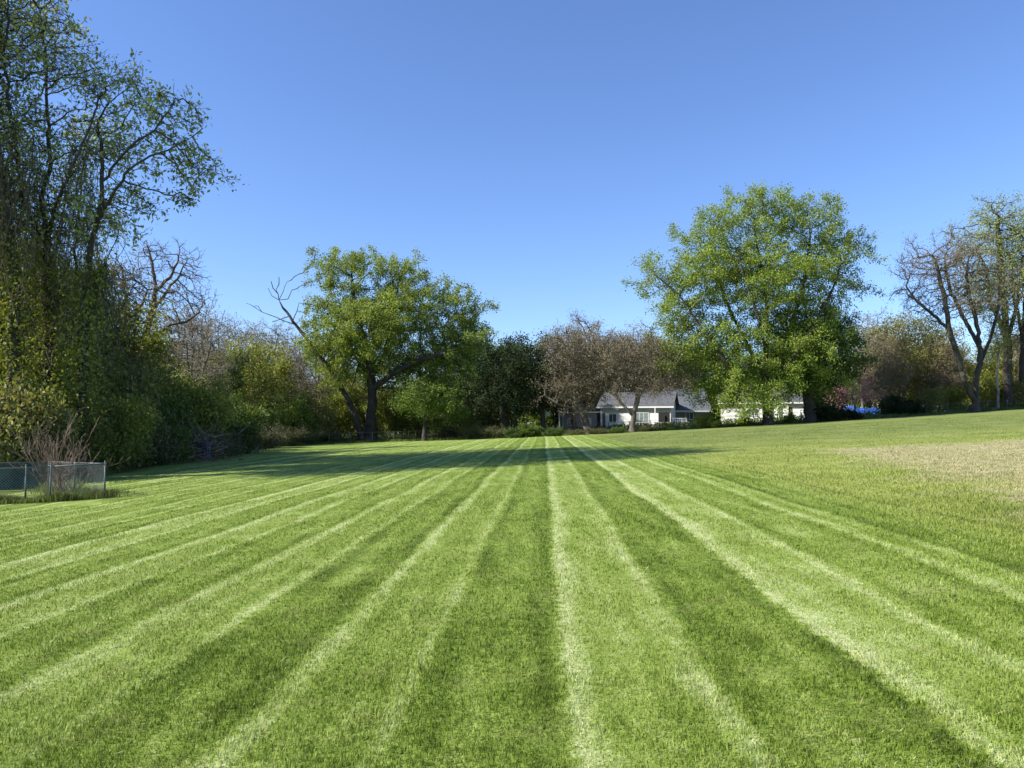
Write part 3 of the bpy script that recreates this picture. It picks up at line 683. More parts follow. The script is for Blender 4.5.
for (T, px, py, Yd, w, lab) in woods:
    if lab is None:
        kind = {'TB1': 'slender pale bare tree', 'TB2': 'thin grey bare tree', 'TO1': 'olive budding tree', 'TO2': 'yellow green budding tree', 'TD1': 'dark leafy tree', 'TBR': 'brown twiggy tree'}[T]
        where = 'left' if px < 330 else ('centre' if px < 700 else 'right')
        wh = {'left': 'deep in the woods left of the left maple', 'centre': 'in the woods behind the left maple and the houses', 'right': 'in the woods right of the houses'}[where]
        place(T, px, Yd, topH(px, py, Yd), kind+' '+wh, w, group=kind+'s '+wh)
    else:
        place(T, px, Yd, topH(px, py, Yd), lab, w, group=GB)
THI = tmpl('tall_tree', 'unseen high crowned leafy tree added beyond the left edge to shade the lawn', 47, 30, 5.5, 0, 'leaf_dark', 20000, 'bark',
   bl=[((0,0,25.5),(5.2,5.2,4.2)), ((3,1,22),(3.6,4,3.2)), ((-3,-2,22),(3.6,4,3.2))], n=1300, clumps=90, sig=.9, step=.7, trunk_r=.4, lsize=.30, lspread=.42)
THI.location = (-30.5, 27.5, float(g(-30.5))); THI['group'] = 'unseen trees added for shade beyond the left edge'  # unseen, added for the lawn shadow; crown kept high so the thicket stays lit
for (x_, y_, r_, k_) in ((-33, 35.5, 2.0, .95),):
    copy_thing(THI, (x_, y_, float(g(x_))), r_, k_, group='unseen trees added for shade beyond the left edge')
for i_, (x, y) in enumerate(SHADE):  # more unseen trees, put in to deepen the shadow band
    copy_thing(TD1, (x, y, float(g(x))), i_*2.1, (1.35, 1.35, (20+.8*i_)/12), 'unseen tall leafy tree added beyond the left edge for its shade', 'unseen trees added for shade beyond the left edge')
print('trees', round(time.time()-T0, 1))

# ---- bushes ----------------------------------------------------------------
def make_bush(name, label, seed, W, H, leaf, nleaf, lsize, bark='bark_mid', n=260, **kw):
    rng = np.random.default_rng(seed); lim = [[(0,0,0),(0,0,.25)]]
    for k in range(6):
        a = k*1.05+rng.random()*.6; r = W*(.25+.35*rng.random())
        lim.append([(0,0,.1),(math.cos(a)*r*.5, math.sin(a)*r*.5, H*.4),(math.cos(a)*r, math.sin(a)*r, H*(.6+.2*rng.random()))])
    bl = []
    for k in range(7):
        a = rng.random()*6.28; r = W*.55*rng.random()**.5
        bl.append(((math.cos(a)*r, math.sin(a)*r, H*(.3+.35*rng.random())), (W*.42, W*.42, H*.30)))
    return make_tree(name, label, 'shrub', (0,0,0), lim, bl, seed, n=n, clumps=34, sig=.22*W/1.5, step=.22, kill=.26, iters=30, trunk_r=.05, rtip=.006, minr=.006,
                     leaf=leaf, nleaf=nleaf, lsize=lsize, lspread=.16, bark=bark, split_r=.03, twigs=2, twig_len=.25, **kw)
B = {'g': make_bush('leafy_bush', '', 51, 1.7, 2.6, 'bush', 11000, .12), 'y': make_bush('leafy_bush', '', 52, 1.7, 2.5, 'leaf_yel', 8000, .12),
     'd': make_bush('leafy_bush', '', 53, 1.8, 2.2, 'leaf_dark', 11000, .13), 'b': make_bush('bramble_mound', '', 54, 1.9, 1.6, 'bramble', 7000, .10, 'stick', n=420),
     'e': make_bush('dark_shrub', '', 55, 1.9, 2.0, 'evergreen', 12000, .14), 'o': make_bush('leafy_bush', '', 56, 1.6, 2.6, 'leaf_olive', 6000, .12, 'bark_mid', n=420)}
bu = set()
def bush(k, px, Y, s, label, h=1.0, group=None):
    b = PB(px, Y); src = B[k]; rz = (px*2.3+Y*1.1) % 6.28
    if k not in bu:
        bu.add(k); o = src; o.location = b; o.rotation_euler = (0,0,rz); o.scale = (s, s, s*h); o['label'] = label
        if group: o['group'] = group
        return o
    return copy_thing(src, b, rz, (s, s, s*h), label, group)
G1 = 'leafy bushes of the thicket along the left edge of the lawn'; LG1 = 'leafy bush in the thicket under the vine hung trees'
for k, px, Yd, s, h in (('y',120,36.5,1.2,1.2),('o',92,36,1.2,1.2),('o',60,33,1.2,1.2),('y',20,30,1.2,1.3),('o',-15,28,1.2,1.3),('y',75,39,1.4,1.3),('y',105,43,1.5,1.3),
                        ('b',140,40,1.3,1.5),('y',125,52,1.5,1.4),('o',40,40,1.6,1.5),('y',0,34,1.5,1.4),('o',98,47,1.6,1.6),('y',30,35,1.4,1.5),('o',-30,33,1.6,1.5),('o',112,42,1.4,1.7),('o',35,30,1.2,1.1),('y',78,34,1.0,1.1)):
    bush(k, px, Yd, s, LG1, h, G1)
for k, px, Yd, s, h, lab in (('g',158,43,1.1,.9,'bright green bush just left of the brush heap'),('d',150,47,1.6,1.3,'dark bush behind the bright bush by the brush heap'),
    ('y',172,54,1.7,1.3,'yellow green bush behind the brush heap'),('y',200,56,1.7,1.3,'yellow green bush right behind the blue barrel'),('d',222,60,1.5,1.0,'dark rounded bush right of the brush heap'),
    ('g',236,74,1.8,1.1,'green bush at the foot of the hooked stump'),('y',262,84,1.9,1.3,'yellow green bush behind the bramble mounds'),('g',290,90,1.9,1.1,'green bush left of the left maple leaning trunk'),
    ('o',312,93,1.8,1.4,'olive bush beside the left maple leaning trunk'),('y',335,99,1.9,1.2,'yellow green bush behind the leaning trunk of the left maple'),
    ('y',395,100,1.8,1.5,'yellow green bush seen under the left maple crown'),('o',352,106,2.4,1.5,'olive bush behind the left maple trunks')):
    bush(k, px, Yd, s, lab, h, 'bushes beside and behind the brush heap')
GM = 'bramble mounds along the lawn edge'; 
for px, Yd, s, k in ((217,50,1.0,'b'),(229,55,1.1,'b'),(243,61,1.2,'b'),(259,68,1.2,'b'),(274,75,1.25,'b'),(290,82,1.3,'b'),(306,89,1.2,'b'),(236,62,1.2,'d'),(268,76,1.2,'d'),(182,50,1.2,'b'),(168,47,1.1,'b'),(322,96,1.1,'b')):
    bush(k, px, Yd, s, 'brown and green bramble mound between the blue barrel and the left maple' if px > 210 else 'brown bramble mound behind the brush heap', .95, GM)
# dark shrubs on the far fence line; low bushes have tree shade in leaf colour
for px, Yd, s, k, h, lab in ((834,91,1.1,'e',.75,'dark round shrub in front of the blue tarp'),(824,90,1.0,'e',.8,'dark shrub between the vine covered tree and the blue tarp'),(850,91,.9,'e',.6,'dark shrub below the pink blossoms'),
     (912,93,.85,'e',1.1,'dark shrub left of the bare tree'),(930,95,1.1,'o',1.3,'olive twiggy shrub nearest the bare tree on its left'),(895,94,1.0,'e',1.2,'small dark shrub right of the blue tarp'),
     (950,98,1.3,'y',1.1,'yellow green bush left of the bare tree trunk'),(992,98,1.7,'y',1.3,'yellow green bush right of the bare tree trunk'),(1015,97,1.4,'o',1.2,'olive bush at the foot of the tall trees'),
     (702,89,.6,'y',1.1,'yellow green bush beside the white panel'),(716,88,.6,'g',1.1,'green bush at the lower left of the largest maple'),(745,87.5,.55,'d',1.0,'low green bush at the left foot of the largest maple'),(790,88,.5,'g',1.0,'low green bush at the right foot of the largest maple'),
     (530,88,1.0,'g',.6,'low green bush on the far lawn edge below the dark trees'),(512,88,.8,'d',.7,'small low bush on the far lawn edge'),(555,88,.9,'d',.55,'low bush with shade-darkened leaves left of the leaning pale trunk'),(600,88,.9,'b',.45,'low dark bush on the near side of the house, by the leaning trunk'),
     (575,88,.8,'b',.5,'low dark bush under the brown dome tree'),(618,87.5,.7,'d',.5,'low bush with shade-darkened leaves before the white house wall'),(650,88,.8,'b',.5,'low dark bush right of the forked tree'),(665,88,.6,'d',.6,'low green bush in front of the white panel'),
     (470,92,.9,'o',.9,'olive bush on the far edge right of the small tree'),(488,91,1.1,'b',.8,'brown bramble on the far edge left of the dark trees'),(450,94,1.2,'b',.9,'brown bramble beside the small tree'),(490,97,2.0,'o',1.3,'twiggy olive bush behind the far fence'),
     (415,105,1.8,'y',1.0,'yellow green bush beyond the small tree'),(468,102,1.8,'o',1.2,'olive bush beyond the far fence, below the deep green tree')):
    bush(k, px, Yd, s, lab, h, 'shrubs along the far edge of the field')

for i_, px in enumerate(range(330, 1090, 24)):
    kk = 'odyog'[i_ % 5]; Yd = 132+7*((i_*7) % 3)
    bush(kk, px, Yd, 3.0, {'o': 'olive bush', 'd': 'dark bush', 'y': 'yellow green bush', 'g': 'green bush'}[kk]+' deep in the woods behind the fence and houses', 1.1, {'o': 'olive', 'd': 'dark', 'y': 'yellow green', 'g': 'green'}[kk]+' bushes deep in the far woods')
# brush pile: a heap of pale curved sticks
def stick_heap(name, label, cat, b, rng, n, W, H, r, mat, child, up=.5, Lr=(1.2, 2.4)):
    root = empty(name, b, label, cat); Vn = []; Vp = []; RR = []
    for i in range(n):
        a = rng.random()*6.28; p = np.array([rng.normal()*W*.4, rng.normal()*W*.3, rng.random()**1.5*H*.75])
        d = np.array([math.cos(a), math.sin(a), up*(rng.random()*1.6-.3)]); l = rng.uniform(*Lr); prev = -1
        cv = rng.normal(size=3)*.16; rr = r*(.5+rng.random())
        for k in range(8):
            Vn.append(p.copy()); Vp.append(prev); prev = len(Vn)-1; RR.append(rr*(1-.09*k))
            d = d+cv+rng.normal(size=3)*.08; d[2] -= .07; d /= np.linalg.norm(d); p = p+d*l/8; p[2] = max(p[2], .02)
    t = tube_mesh(np.array(Vn), np.array(Vp), np.array(RR), np.where(np.array(Vp) >= 0)[0], .004)
    mesh_np(child, t[0], t[1], M[mat], root, smooth=True)
    return root
rng = np.random.default_rng(5)
stick_heap('brush_heap', 'heap of pale dead curved sticks at the left lawn edge beside the blue barrel', 'brush pile', PB(190, 46.2), rng, 300, 3.2, 2.6, .027, 'stick', 'sticks')
# blue barrel
blue = plain_mat('blue_plastic', (.018, .045, .14), .5, 0, .15, 4)
b = PB(206, 46.8); root = empty('plastic_barrel', b, 'blue plastic barrel half hidden in the brush at the left lawn edge', 'barrel')
prof = [(.0,.0),(.24,.0),(.27,.03),(.28,.15),(.295,.17),(.295,.21),(.28,.23),(.285,.5),(.30,.52),(.30,.56),(.28,.58),(.275,.82),(.25,.88),(.0,.89)]
ns = 20; V = []; Q = []
for i, (r, z) in enumerate(prof):
    for k in range(ns): V.append((1.15*max(r, .001)*math.cos(k*2*math.pi/ns), 1.15*max(r, .001)*math.sin(k*2*math.pi/ns), z*1.3))
for i in range(len(prof)-1):
    for k in range(ns): Q.append((i*ns+k, i*ns+(k+1) % ns, (i+1)*ns+(k+1) % ns, (i+1)*ns+k))
mesh_np('barrel_body', V, Q, blue, root, smooth=True)
mb = MB(); mb.tube((.1,.05,1.15),(.1,.05,1.19),.045,12); mb.build('cap', blue, root)

# hooked vine stump
Y = 84; b = PB(233, Y)
make_tree('hooked_stump', 'dark ivy wrapped stump with a hooked broken top in the left woods', 'tree', b,
  [[b]+LM(Y, [(233,420),(233,395),(234,370),(236,358),(241,352),(247,354),(249,360)])], BL(Y, [(236,385,5,20),(240,368,5,8)]), 61, n=120, clumps=20, sig=.3, step=.35, trunk_r=.33,
  leaf='leaf_dark', nleaf=2600, lsize=.16, lspread=.25, thin=.2, rtip=.03)

# reddish bare shrub at the fence
b = PB(66, 22.6); rng = np.random.default_rng(8)
root = empty('bare_shrub', b, 'reddish bare branched shrub growing through the chain link fence', 'shrub'); Vn = []; Vp = []; RR = []
def grow(p, d, l, r, depth):
    prev = -1; m = 7
    for k in range(m+1):
        Vn.append(p.copy()); Vp.append(prev); prev = len(Vn)-1; RR.append(r*(1-.6*k/m))
        if depth < 2 and k >= 2 and rng.random() < .62:
            nd = d+rng.normal(size=3)*.45; nd[2] = abs(nd[2])*.7+.25; nd /= np.linalg.norm(nd); grow(p.copy(), nd, l*.45*(.6+.6*rng.random()), r*(1-.6*k/m)*.7, depth+1)
        d = d+rng.normal(size=3)*.07; d[2] += .03; d /= np.linalg.norm(d); p = p+d*l/m
for i in range(30):
    a = rng.random()*6.28; sp = .2+.75*rng.random()
    d = np.array([math.cos(a)*sp, math.sin(a)*sp*.7, 1.0-.35*sp*rng.random()]); d /= np.linalg.norm(d)
    grow(np.array([rng.normal()*.28, rng.normal()*.2, 0]), d, 1.0+.85*rng.random(), .012, 0)
t = tube_mesh(np.array(Vn), np.array(Vp), np.array(RR), np.where(np.array(Vp) >= 0)[0], .005); mesh_np('branches', t[0], t[1], M['twig_red'], root, smooth=True)

# ------------------------------------------------------------------ chain link fence (left)
galv = plain_mat('galvanised_steel', (.12, .13, .13), .65, .2, .2, 8)
galvd = plain_mat('weathered_wire', (.14, .15, .15), .6, .2, .2, 8)
screen = plain_mat('leaf_shade_colour', (.010, .026, .026), .9, 0, .5, 2, .6, .1)  # colour of shaded leaves behind the fence, on an added sheet
c0 = PB(107, 21.4)
mid = PB(53, 20.6); left = PB(-75, 19.6)
far = c0+np.array([-3.6, 3.4, 0]); far[2] = float(g(far[0])); bl0 = far+np.array([-7.5, -.4, 0]); bl0[2] = float(g(bl0[0]))
root = empty('chain_link_fence', c0, 'galvanised chain link fence with a corner post at the left edge of the lawn', 'fence')
FH = .95
def loc(p): return Vector(p)-Vector(c0)
def run(a, b, posts):
    a = loc(a); b = loc(b); d = b-a; Ln = math.hypot(d.x, d.y)
    mb = MB(); mb.tube(a+Vector((0,0,FH-.03)), b+Vector((0,0,FH-.03)), .021, 8); mb.build('top_rail', galv, root, smooth=True)
    for t in posts:
        p = a+d*t; mb = MB(); mb.tube(p-Vector((0,0,.1)), p+Vector((0,0,FH+.02)), .023, 8); mb.tube(p+Vector((0,0,FH+.02)), p+Vector((0,0,FH+.06)), .032, 8, .012); mb.build('post', galv, root, smooth=True)
    # diagonal wires
    s = .075; Vs = []; Qs = []; k = 0
    h = FH-.07; n = int((Ln+h)/s)
    for dirn in (1, -1):
        for i in range(-int(h/s)-1, n+1):
            u0 = i*s; pts = []
            # line u = u0 + dirn*z or mirrored
            za, zb = 0.0, h
            ua, ub = (u0, u0+h) if dirn == 1 else (u0+h, u0)
            # clip to [0,Ln]
            lo = max(0, min(ua, ub)); hi = min(Ln, max(ua, ub))
            if hi-lo < .02: continue
            f = lambda u: (u-ua)/(ub-ua)*h
            for u in (lo, hi):
                z = f(u); pt = a+d*(u/Ln)+Vector((0, 0, .03+z)); pts.append(pt)
            p, q = pts; off = Vector((0, 0, .004)); o2 = Vector((-d.y, d.x, 0)).normalized()*.0025*dirn
            base = len(Vs); Vs += [p-off+o2, q-off+o2, q+off+o2, p+off+o2]; Qs.append((base, base+1, base+2, base+3))
    return Vs, Qs
allV = []; allQ = []
for (a, b_, posts) in ((left, mid, (.3, .8)), (mid, c0, (0, 1)), (c0, far, (.5, 1)), (far, bl0, (.33, .66, 1))):
    Vs, Qs = run(a, b_, posts); o = len(allV); allV += [tuple(v) for v in Vs]; allQ += [tuple(i+o for i in q) for q in Qs]
mesh_np('wire_mesh', allV, allQ, galvd, root)
# dark sheet added on the back run for shaded bluish leaves, with sag folds
a = loc(far)+Vector((-.3, -.05, 0)); bq = loc(bl0)+Vector((0, -.05, 0)); V = []; Q = []; nu, nv = 60, 8
for i in range(nu+1):
    for j in range(nv+1):
        t = i/nu; p = a.lerp(bq, t); z = .05+(FH-.12)*j/nv
        V.append((p.x, p.y+.03*math.sin(t*40)*math.sin(math.pi*j/nv), p.z+z-.03*abs(math.sin(t*19))*(j/nv)))
for i in range(nu):
    for j in range(nv): Q.append((i*(nv+1)+j, (i+1)*(nv+1)+j, (i+1)*(nv+1)+j+1, i*(nv+1)+j+1))
mesh_np('leaf_shade_sheet', V, Q, screen, root, smooth=True)

# ------------------------------------------------------------------ far wire fence
def far_fence():
    root = empty('wire_fence', (0, 93, float(g(0))), 'low weathered wire fence with posts along the far edge of the field', 'fence')
    gal = plain_mat('old_fence_metal', (.22, .20, .17), .7, .3, .3, 4); n = 0
    xs = np.arange(-22, 62, 2.6); Vs = []; Qs = []
    def fy(x): return 93.5+.02*x+.6*math.sin(x*.11)
    rail = MB(); prev = None
    for i, x in enumerate(xs):
        y = fy(x); z = float(g(x)); p = Vector((x, y-93, z-float(g(0))))
        mb = MB(); mb.tube(p-Vector((0,0,.1)), p+Vector((.02*math.sin(x*7), 0, 1.25)), .045, 6); mb.build('post', gal, root)
        if prev is not None:
            for zz in (1.2, .62, .1): rail.tube(prev+Vector((0,0,zz)), p+Vector((0,0,zz)), .014 if zz > 1 else .008, 5)
            dv = p-prev
            for k in range(1, 18):
                q = prev+dv*(k/18); rail.tube(q+Vector((0,0,.1)), q+Vector((0,0,1.2)), .004, 3)
        prev = p
    rail.build('wire_mesh', gal, root)
far_fence()

# ------------------------------------------------------------------ houses
white = plain_mat('white_siding', (.82, .81, .77), .6, 0, .06, .8)
cream = plain_mat('white_panel_paint', (.76, .75, .71), .6, 0, .1, .8)
greyw = plain_mat('grey_siding', (.22, .23, .25), .7, 0, .1, 1)
brownw = plain_mat('brown_siding', (.13, .11, .09), .75, 0, .2, 1)
roofm = plain_mat('asphalt_shingle', (.085, .088, .095), .95, 0, .3, 2.5, .4)
roofg = plain_mat('light_shingle', (.11, .12, .135), .9, 0, .2, 2.5, .4)
glass = plain_mat('window_glass', (.06, .08, .08), .12, 0, .2, 1)
curtain = plain_mat('curtained_glass', (.20, .25, .23), .3, 0, .3, 2)
darkm = plain_mat('opening_shade', (.02, .018, .016), .9)  # shade inside the house openings as a flat colour
deckm = plain_mat('deck_wood', (.30, .22, .17), .8, 0, .25, 3)
trimm = plain_mat('white_trim', (.80, .80, .78), .5, 0, .04, 2)
def siding(mb, x0, x1, y0, y1, z0, z1, step=.2):
    """walls with overlapping boards on the front"""
    mb.box(x0, x1, y0, y1, z0, z1); z = z0+.02
    while z+step < z1:
        mb.poly_prism([(y0-.004, z), (y0-.022, z), (y0-.004, z+step-.01)], 0, x0+.01, x1-.01); z += step
def gable_house(name, label, x0, x1, y0, y1, zg, eave, ridge, wallm, rm, ov=.45, thick=.14, hip=0, chim=None, rz=0):
    root = empty(name, ((x0+x1)/2, y0, zg), label, 'house', rz=rz); cx = (x0+x1)/2
    X0, X1, D = x0-cx, x1-cx, y1-y0
    mb = MB(); siding(mb, X0, X1, 0, D, -.6, eave); mb.build('wall', wallm, root)
    for s, xx in ((0, X0), (1, X1)):
        mb = MB(); mb.poly_prism([(0, eave+.002), (D, eave+.002), (D/2, ridge-.05)], 0, xx+(.02 if s == 0 else -.14), xx+(.14 if s == 0 else -.02)); mb.build('gable', wallm, root)
    mb = MB(); sl = (ridge-eave)/(D/2); o = ov
    hp = hip
    # two slopes with thickness
    for sgn in (0, 1):
        ye = -o if sgn == 0 else D+o; ze = eave-sl*o; yr = D/2
        v = [(X0-o, ye, ze), (X1+o, ye, ze), (X1+o-hp, yr, ridge), (X0-o+hp, yr, ridge)]
        bmv = [mb.bm.verts.new(p) for p in v]+[mb.bm.verts.new((p[0], p[1], p[2]+thick)) for p in v]
        for f in [(0,3,2,1),(4,5,6,7),(0,1,5,4),(1,2,6,5),(2,3,7,6),(3,0,4,7)]: mb.bm.faces.new([bmv[i] for i in f])
    rf = mb.build('roof', rm, root)
    mb = MB(); mb.box(X0-o, X1+o, -o-.035, -o-.004, eave-sl*o-.04, eave-sl*o+.15); mb.build('fascia', trimm, root)
    if chim is not None:
        mb = MB(); mb.box(chim, chim+.7, D/2-.4, D/2+.4, ridge-.3, ridge+.8); mb.box(chim-.06, chim+.76, D/2-.46, D/2+.46, ridge+.8, ridge+.9); mb.build('chimney', plain_mat('chimney_brick', (.25, .14, .11), .85), rf)
    return root
def window(root, x0, x1, z0, z1, y=-.03, mat=None, mull=1, name='window'):
    mb = MB(); f = .07
    mb.box(x0-f, x1+f, y-.05, y, z1, z1+f); mb.box(x0-f, x1+f, y-.06, y, z0-f, z0); mb.box(x0-f, x0, y-.05, y, z0, z1); mb.box(x1, x1+f, y-.05, y, z0, z1)
    for k in range(1, mull+1):
        xm = x0+(x1-x0)*k/(mull+1); mb.box(xm-.025, xm+.025, y-.045, y, z0, z1)
    fr = mb.build(name, trimm, root)
    mb = MB(); mb.box(x0, x1, y-.02, y-.002, z0, z1); mb.build('pane', mat or glass, fr)
# white ranch house
YA = 101; xa = P(600, 400, YA)[0]; xb = P(670, 400, YA)[0]; zg = float(g((xa+xb)/2)); ea = P(630, 408, YA)[2]-zg+.25; ri = P(630, 393, YA+4)[2]-zg
H = gable_house('ranch_house', 'white ranch house with dark grey roof seen between the forked tree and the largest maple', xa, xb, YA, YA+8, zg, ea, ri, white, roofm, rz=-.30)
k = lambda px: P(px, 400, YA)[0]-(xa+xb)/2
window(H, k(635), k(648), .25, 2.25, mat=curtain, mull=2, name='patio_door')
window(H, k(609), k(616), 1.1, 2.1, mull=1)
mb = MB(); mb.box(k(658), k(669), -.035, -.004, .1, 2.3); mb.build('porch_shade_panel', darkm, H)  # flat panel on the wall, porch shade put into its colour
mb = MB(); mb.box(k(602), k(605), -.035, -.004, .1, 2.3); mb.build('gap_shade_panel', brownw, H)  # panel coloured with the shade of the gap at this end
mb = MB(); mb.box(k(655), k(655)+.12, -.9, -.78, -.2, ea-.2); mb.build('porch_post', trimm, H)
# deck with rail in front
mb = MB(); mb.box(k(633), k(672), -3.0, -.07, -.1, .12)
dk = mb.build('deck', deckm, H)
mb = MB()
for i in range(14):
    x = k(633)+(k(672)-k(633))*i/13; mb.box(x-.03, x+.03, -3.0, -2.94, .12, 1.0)
mb.box(k(633), k(672), -3.02, -2.92, 1.0, 1.06); mb.box(k(633), k(672), -2.99, -2.95, .25, .30); mb.build('railing', plain_mat('rail_paint', (.55, .47, .42), .7, 0, .2), dk)
# grey blue wing / neighbour behind
YB = 106; x0 = P(672, 400, YB)[0]; x1 = P(708, 400, YB)[0]; zg2 = float(g(x1)); 
H2 = gable_house('grey_outbuilding', 'grey outbuilding with wide pale grey roof right of the white ranch house', x0, x1, YB, YB+7, zg2, P(690, 409, YB)[2]-zg2, P(690, 389, YB+3)[2]-zg2, greyw, roofg)
window(H2, -.6, .4, .9, 1.8)
# right white garage house
YC = 104; x0 = P(722, 400, YC)[0]; x1 = P(802, 400, YC)[0]; zg3 = float(g((x0+x1)/2)); cx3 = (x0+x1)/2
H3 = gable_house('white_garage_house', 'long white house with garage half hidden behind the largest maple', x0, x1, YC, YC+8, zg3, P(760, 403, YC)[2]-zg3+.15, P(760, 388, YC+4)[2]-zg3, white, roofm, rz=-.30)
k3 = lambda px: P(px, 400, YC)[0]-cx3
mb = MB(); mb.box(k3(727), k3(745), -.05, -.004, -.1, 2.1)
gd = mb.build('garage_door', cream, H3)
mb = MB()
for z in (.45, .97, 1.49): mb.box(k3(727)+.03, k3(745)-.03, -.062, -.051, z, z+.03)
mb.build('panel_rib', greyw, gd)
window(H3, k3(748), k3(758), 1.0, 1.9, mull=2)
mb = MB(); mb.box(k3(763), k3(773), -.035, -.004, -.1, 2.2); mb.build('carport_shade_panel', darkm, H3)  # dark panel painted as the shade under the carport
for px in (776, 785):
    mb = MB(); mb.box(k3(px), k3(px)+.22, -.35, -.13, -.3, 2.35); mb.build('porch_column', trimm, H3)
mb = MB(); mb.box(k3(787), k3(790), -.035, -.004, -.1, 2.1); mb.build('door', brownw, H3)
# far left house
YD = 118; x0 = P(562, 400, YD)[0]; x1 = P(597, 400, YD)[0]; zg4 = float(g((x0+x1)/2))
H4 = gable_house('grey_house', 'low grey house with pale roof half hidden behind the leaning trunk', x0, x1, YD, YD+8, zg4, P(580, 411, YD)[2]-zg4, P(580, 398, YD+4)[2]-zg4, greyw, roofg)
window(H4, -1.8, -1.0, .9, 1.9); window(H4, .8, 1.7, .9, 1.9)
# small white hutch / box on a post (546,414) and (527,404)
def post_box(px, py, Y, w, label):
    b = PB(px, Y); root = empty('nest_box', b, label, 'box'); zt = P(px, py, Y)[2]-b[2]
    mb = MB(); mb.box(-.05, .05, -.05, .05, -.1, zt-w*.5); mb.build('post', M['bark_mid'], root)
    mb = MB(); mb.box(-w/2, w/2, -.18, .18, zt-w*.5, zt+w*.4); mb.build('box_body', trimm, root)
    mb = MB(); mb.poly_prism([(-w*.62, zt+w*.4+.002), (w*.62, zt+w*.4+.002), (0, zt+w*.75)], 1, -.24, .24); mb.build('box_roof', trimm, root)
post_box(547, 413, 95, .8, 'white box on a post under the right dark tree'); post_box(527, 404, 100, .45, 'small white nest box on a post between the dark trees')
# white picket / lattice panels
def panel(px0, px1, Y, h, label, dark=False):
    b = PB((px0+px1)/2, Y); w = (px1-px0)/F*Y; root = empty('fence_panel', b, label, 'fence panel', 'white slatted panels by the houses')
    for s in (-1, 1):
        mb = MB(); mb.box(s*w/2-.06, s*w/2+.06, -.06, .06, -.1, h+.1); mb.build('post', trimm, root)
    mb = MB()
    for k in range(4): z = .25+k*(h-.3)/3; mb.box(-w/2+.062, w/2-.062, -.02, .02, z, z+.12)
    for k in range(1, 6): x = -w/2+w*k/6; mb.box(x-.05, x+.05, -.045, -.022, .1, h)
    mb.build('slats', trimm, root)
panel(673, 686, 96, 1.25, 'white slatted panel right of the white house deck'); panel(800, 819, 99, 1.35, 'white slatted panel left of the dark shrubs by the blue tarp')
# blue tarp over a heap
tarp = plain_mat('blue_tarp', (.03, .10, .42), .5, 0, .2, 2, .3)
b = PB(861, 102); root = empty('tarp_heap', b, 'bright blue tarp draped over a long heap below the pink blossoms', 'tarp'); nu, nv = 48, 20; V = []; Q = []
rng = np.random.default_rng(3); W_, D_ = 6.2, 1.9
for i in range(nu+1):
    for j in range(nv+1):
        u = i/nu; v = j/nv; prof_ = (math.sin(math.pi*v))**.45 if 0 < v < 1 else 0
        h = (1.6-.4*u+.18*math.sin(u*9)+.08*math.sin(u*23+v*4))*min(1, (math.sin(math.pi*u)+.001)**.35 if 0 < u < 1 else 0)
        V.append(((u-.5)*W_+.06*math.sin(v*17), (v-.5)*D_+.05*math.sin(u*31), max(0, h*prof_)+.05*math.sin(u*40)*math.sin(v*9)*prof_))
for i in range(nu):
    for j in range(nv): Q.append((i*(nv+1)+j, (i+1)*(nv+1)+j, (i+1)*(nv+1)+j+1, i*(nv+1)+j+1))
mesh_np('tarp_sheet', V, Q, tarp, root, smooth=True)
# logs / pale stones on the heap edge
mb = MB()
for i in range(9): mb.tube((-2.2+i*.55, -1.0, .06), (-2.2+i*.55+.3, -1.15, .10), .09, 8)
mb.build('weight_log', M['stick'], root)
# birch with pale trunk (998)
b = PB(998, 94)
make_tree('birch_tree', 'thin birch with a whitish trunk between the bare tree and the tall tree', 'tree', b, [[b]+LM(94, [(998,395),(997,370),(999,345)])],
  BL(94, [(999,345,8,16),(996,330,7,12)]), 71, n=180, clumps=30, sig=.5, step=.5, trunk_r=.13, leaf='leaf_yel', nleaf=2500, lsize=.16, bark='bark_pale')
print('objects', round(time.time()-T0, 1))

# ------------------------------------------------------------------ ground sheet
def axis(lo, hi, knots):
    out = []
    for a, b_, s in knots: out += list(np.arange(a, b_, s))
    return np.array(out+[hi])
xs = axis(-2500, 2500, [(-2500,-300,220), (-300,-60,20), (-60,75,1.5), (75,300,15), (300,2500,220)])
ys = axis(-300, 4000, [(-300,-20,40), (-20,110,1.5), (110,300,15), (300,4000,260)])
XX, YY = np.meshgrid(xs, ys, indexing='ij')
def bumps(x, y): return .018*np.sin(x*.55+y*.21)*np.sin(y*.37+1.3)+.010*np.sin(x*1.3-y*.6)
ZZ = g(XX)+bumps(XX, YY)*(np.abs(XX) < 60)
V = np.stack([XX, YY, ZZ], 2).reshape(-1, 3); ny = len(ys)
I, J = np.meshgrid(np.arange(len(xs)-1), np.arange(ny-1), indexing='ij'); I = I.ravel(); J = J.ravel()
Q = np.stack([I*ny+J, (I+1)*ny+J, (I+1)*ny+J+1, I*ny+J+1], 1)
gr = mesh_np('ground', V, Q, ground_mat(), smooth=True); tag(gr, kind='structure')

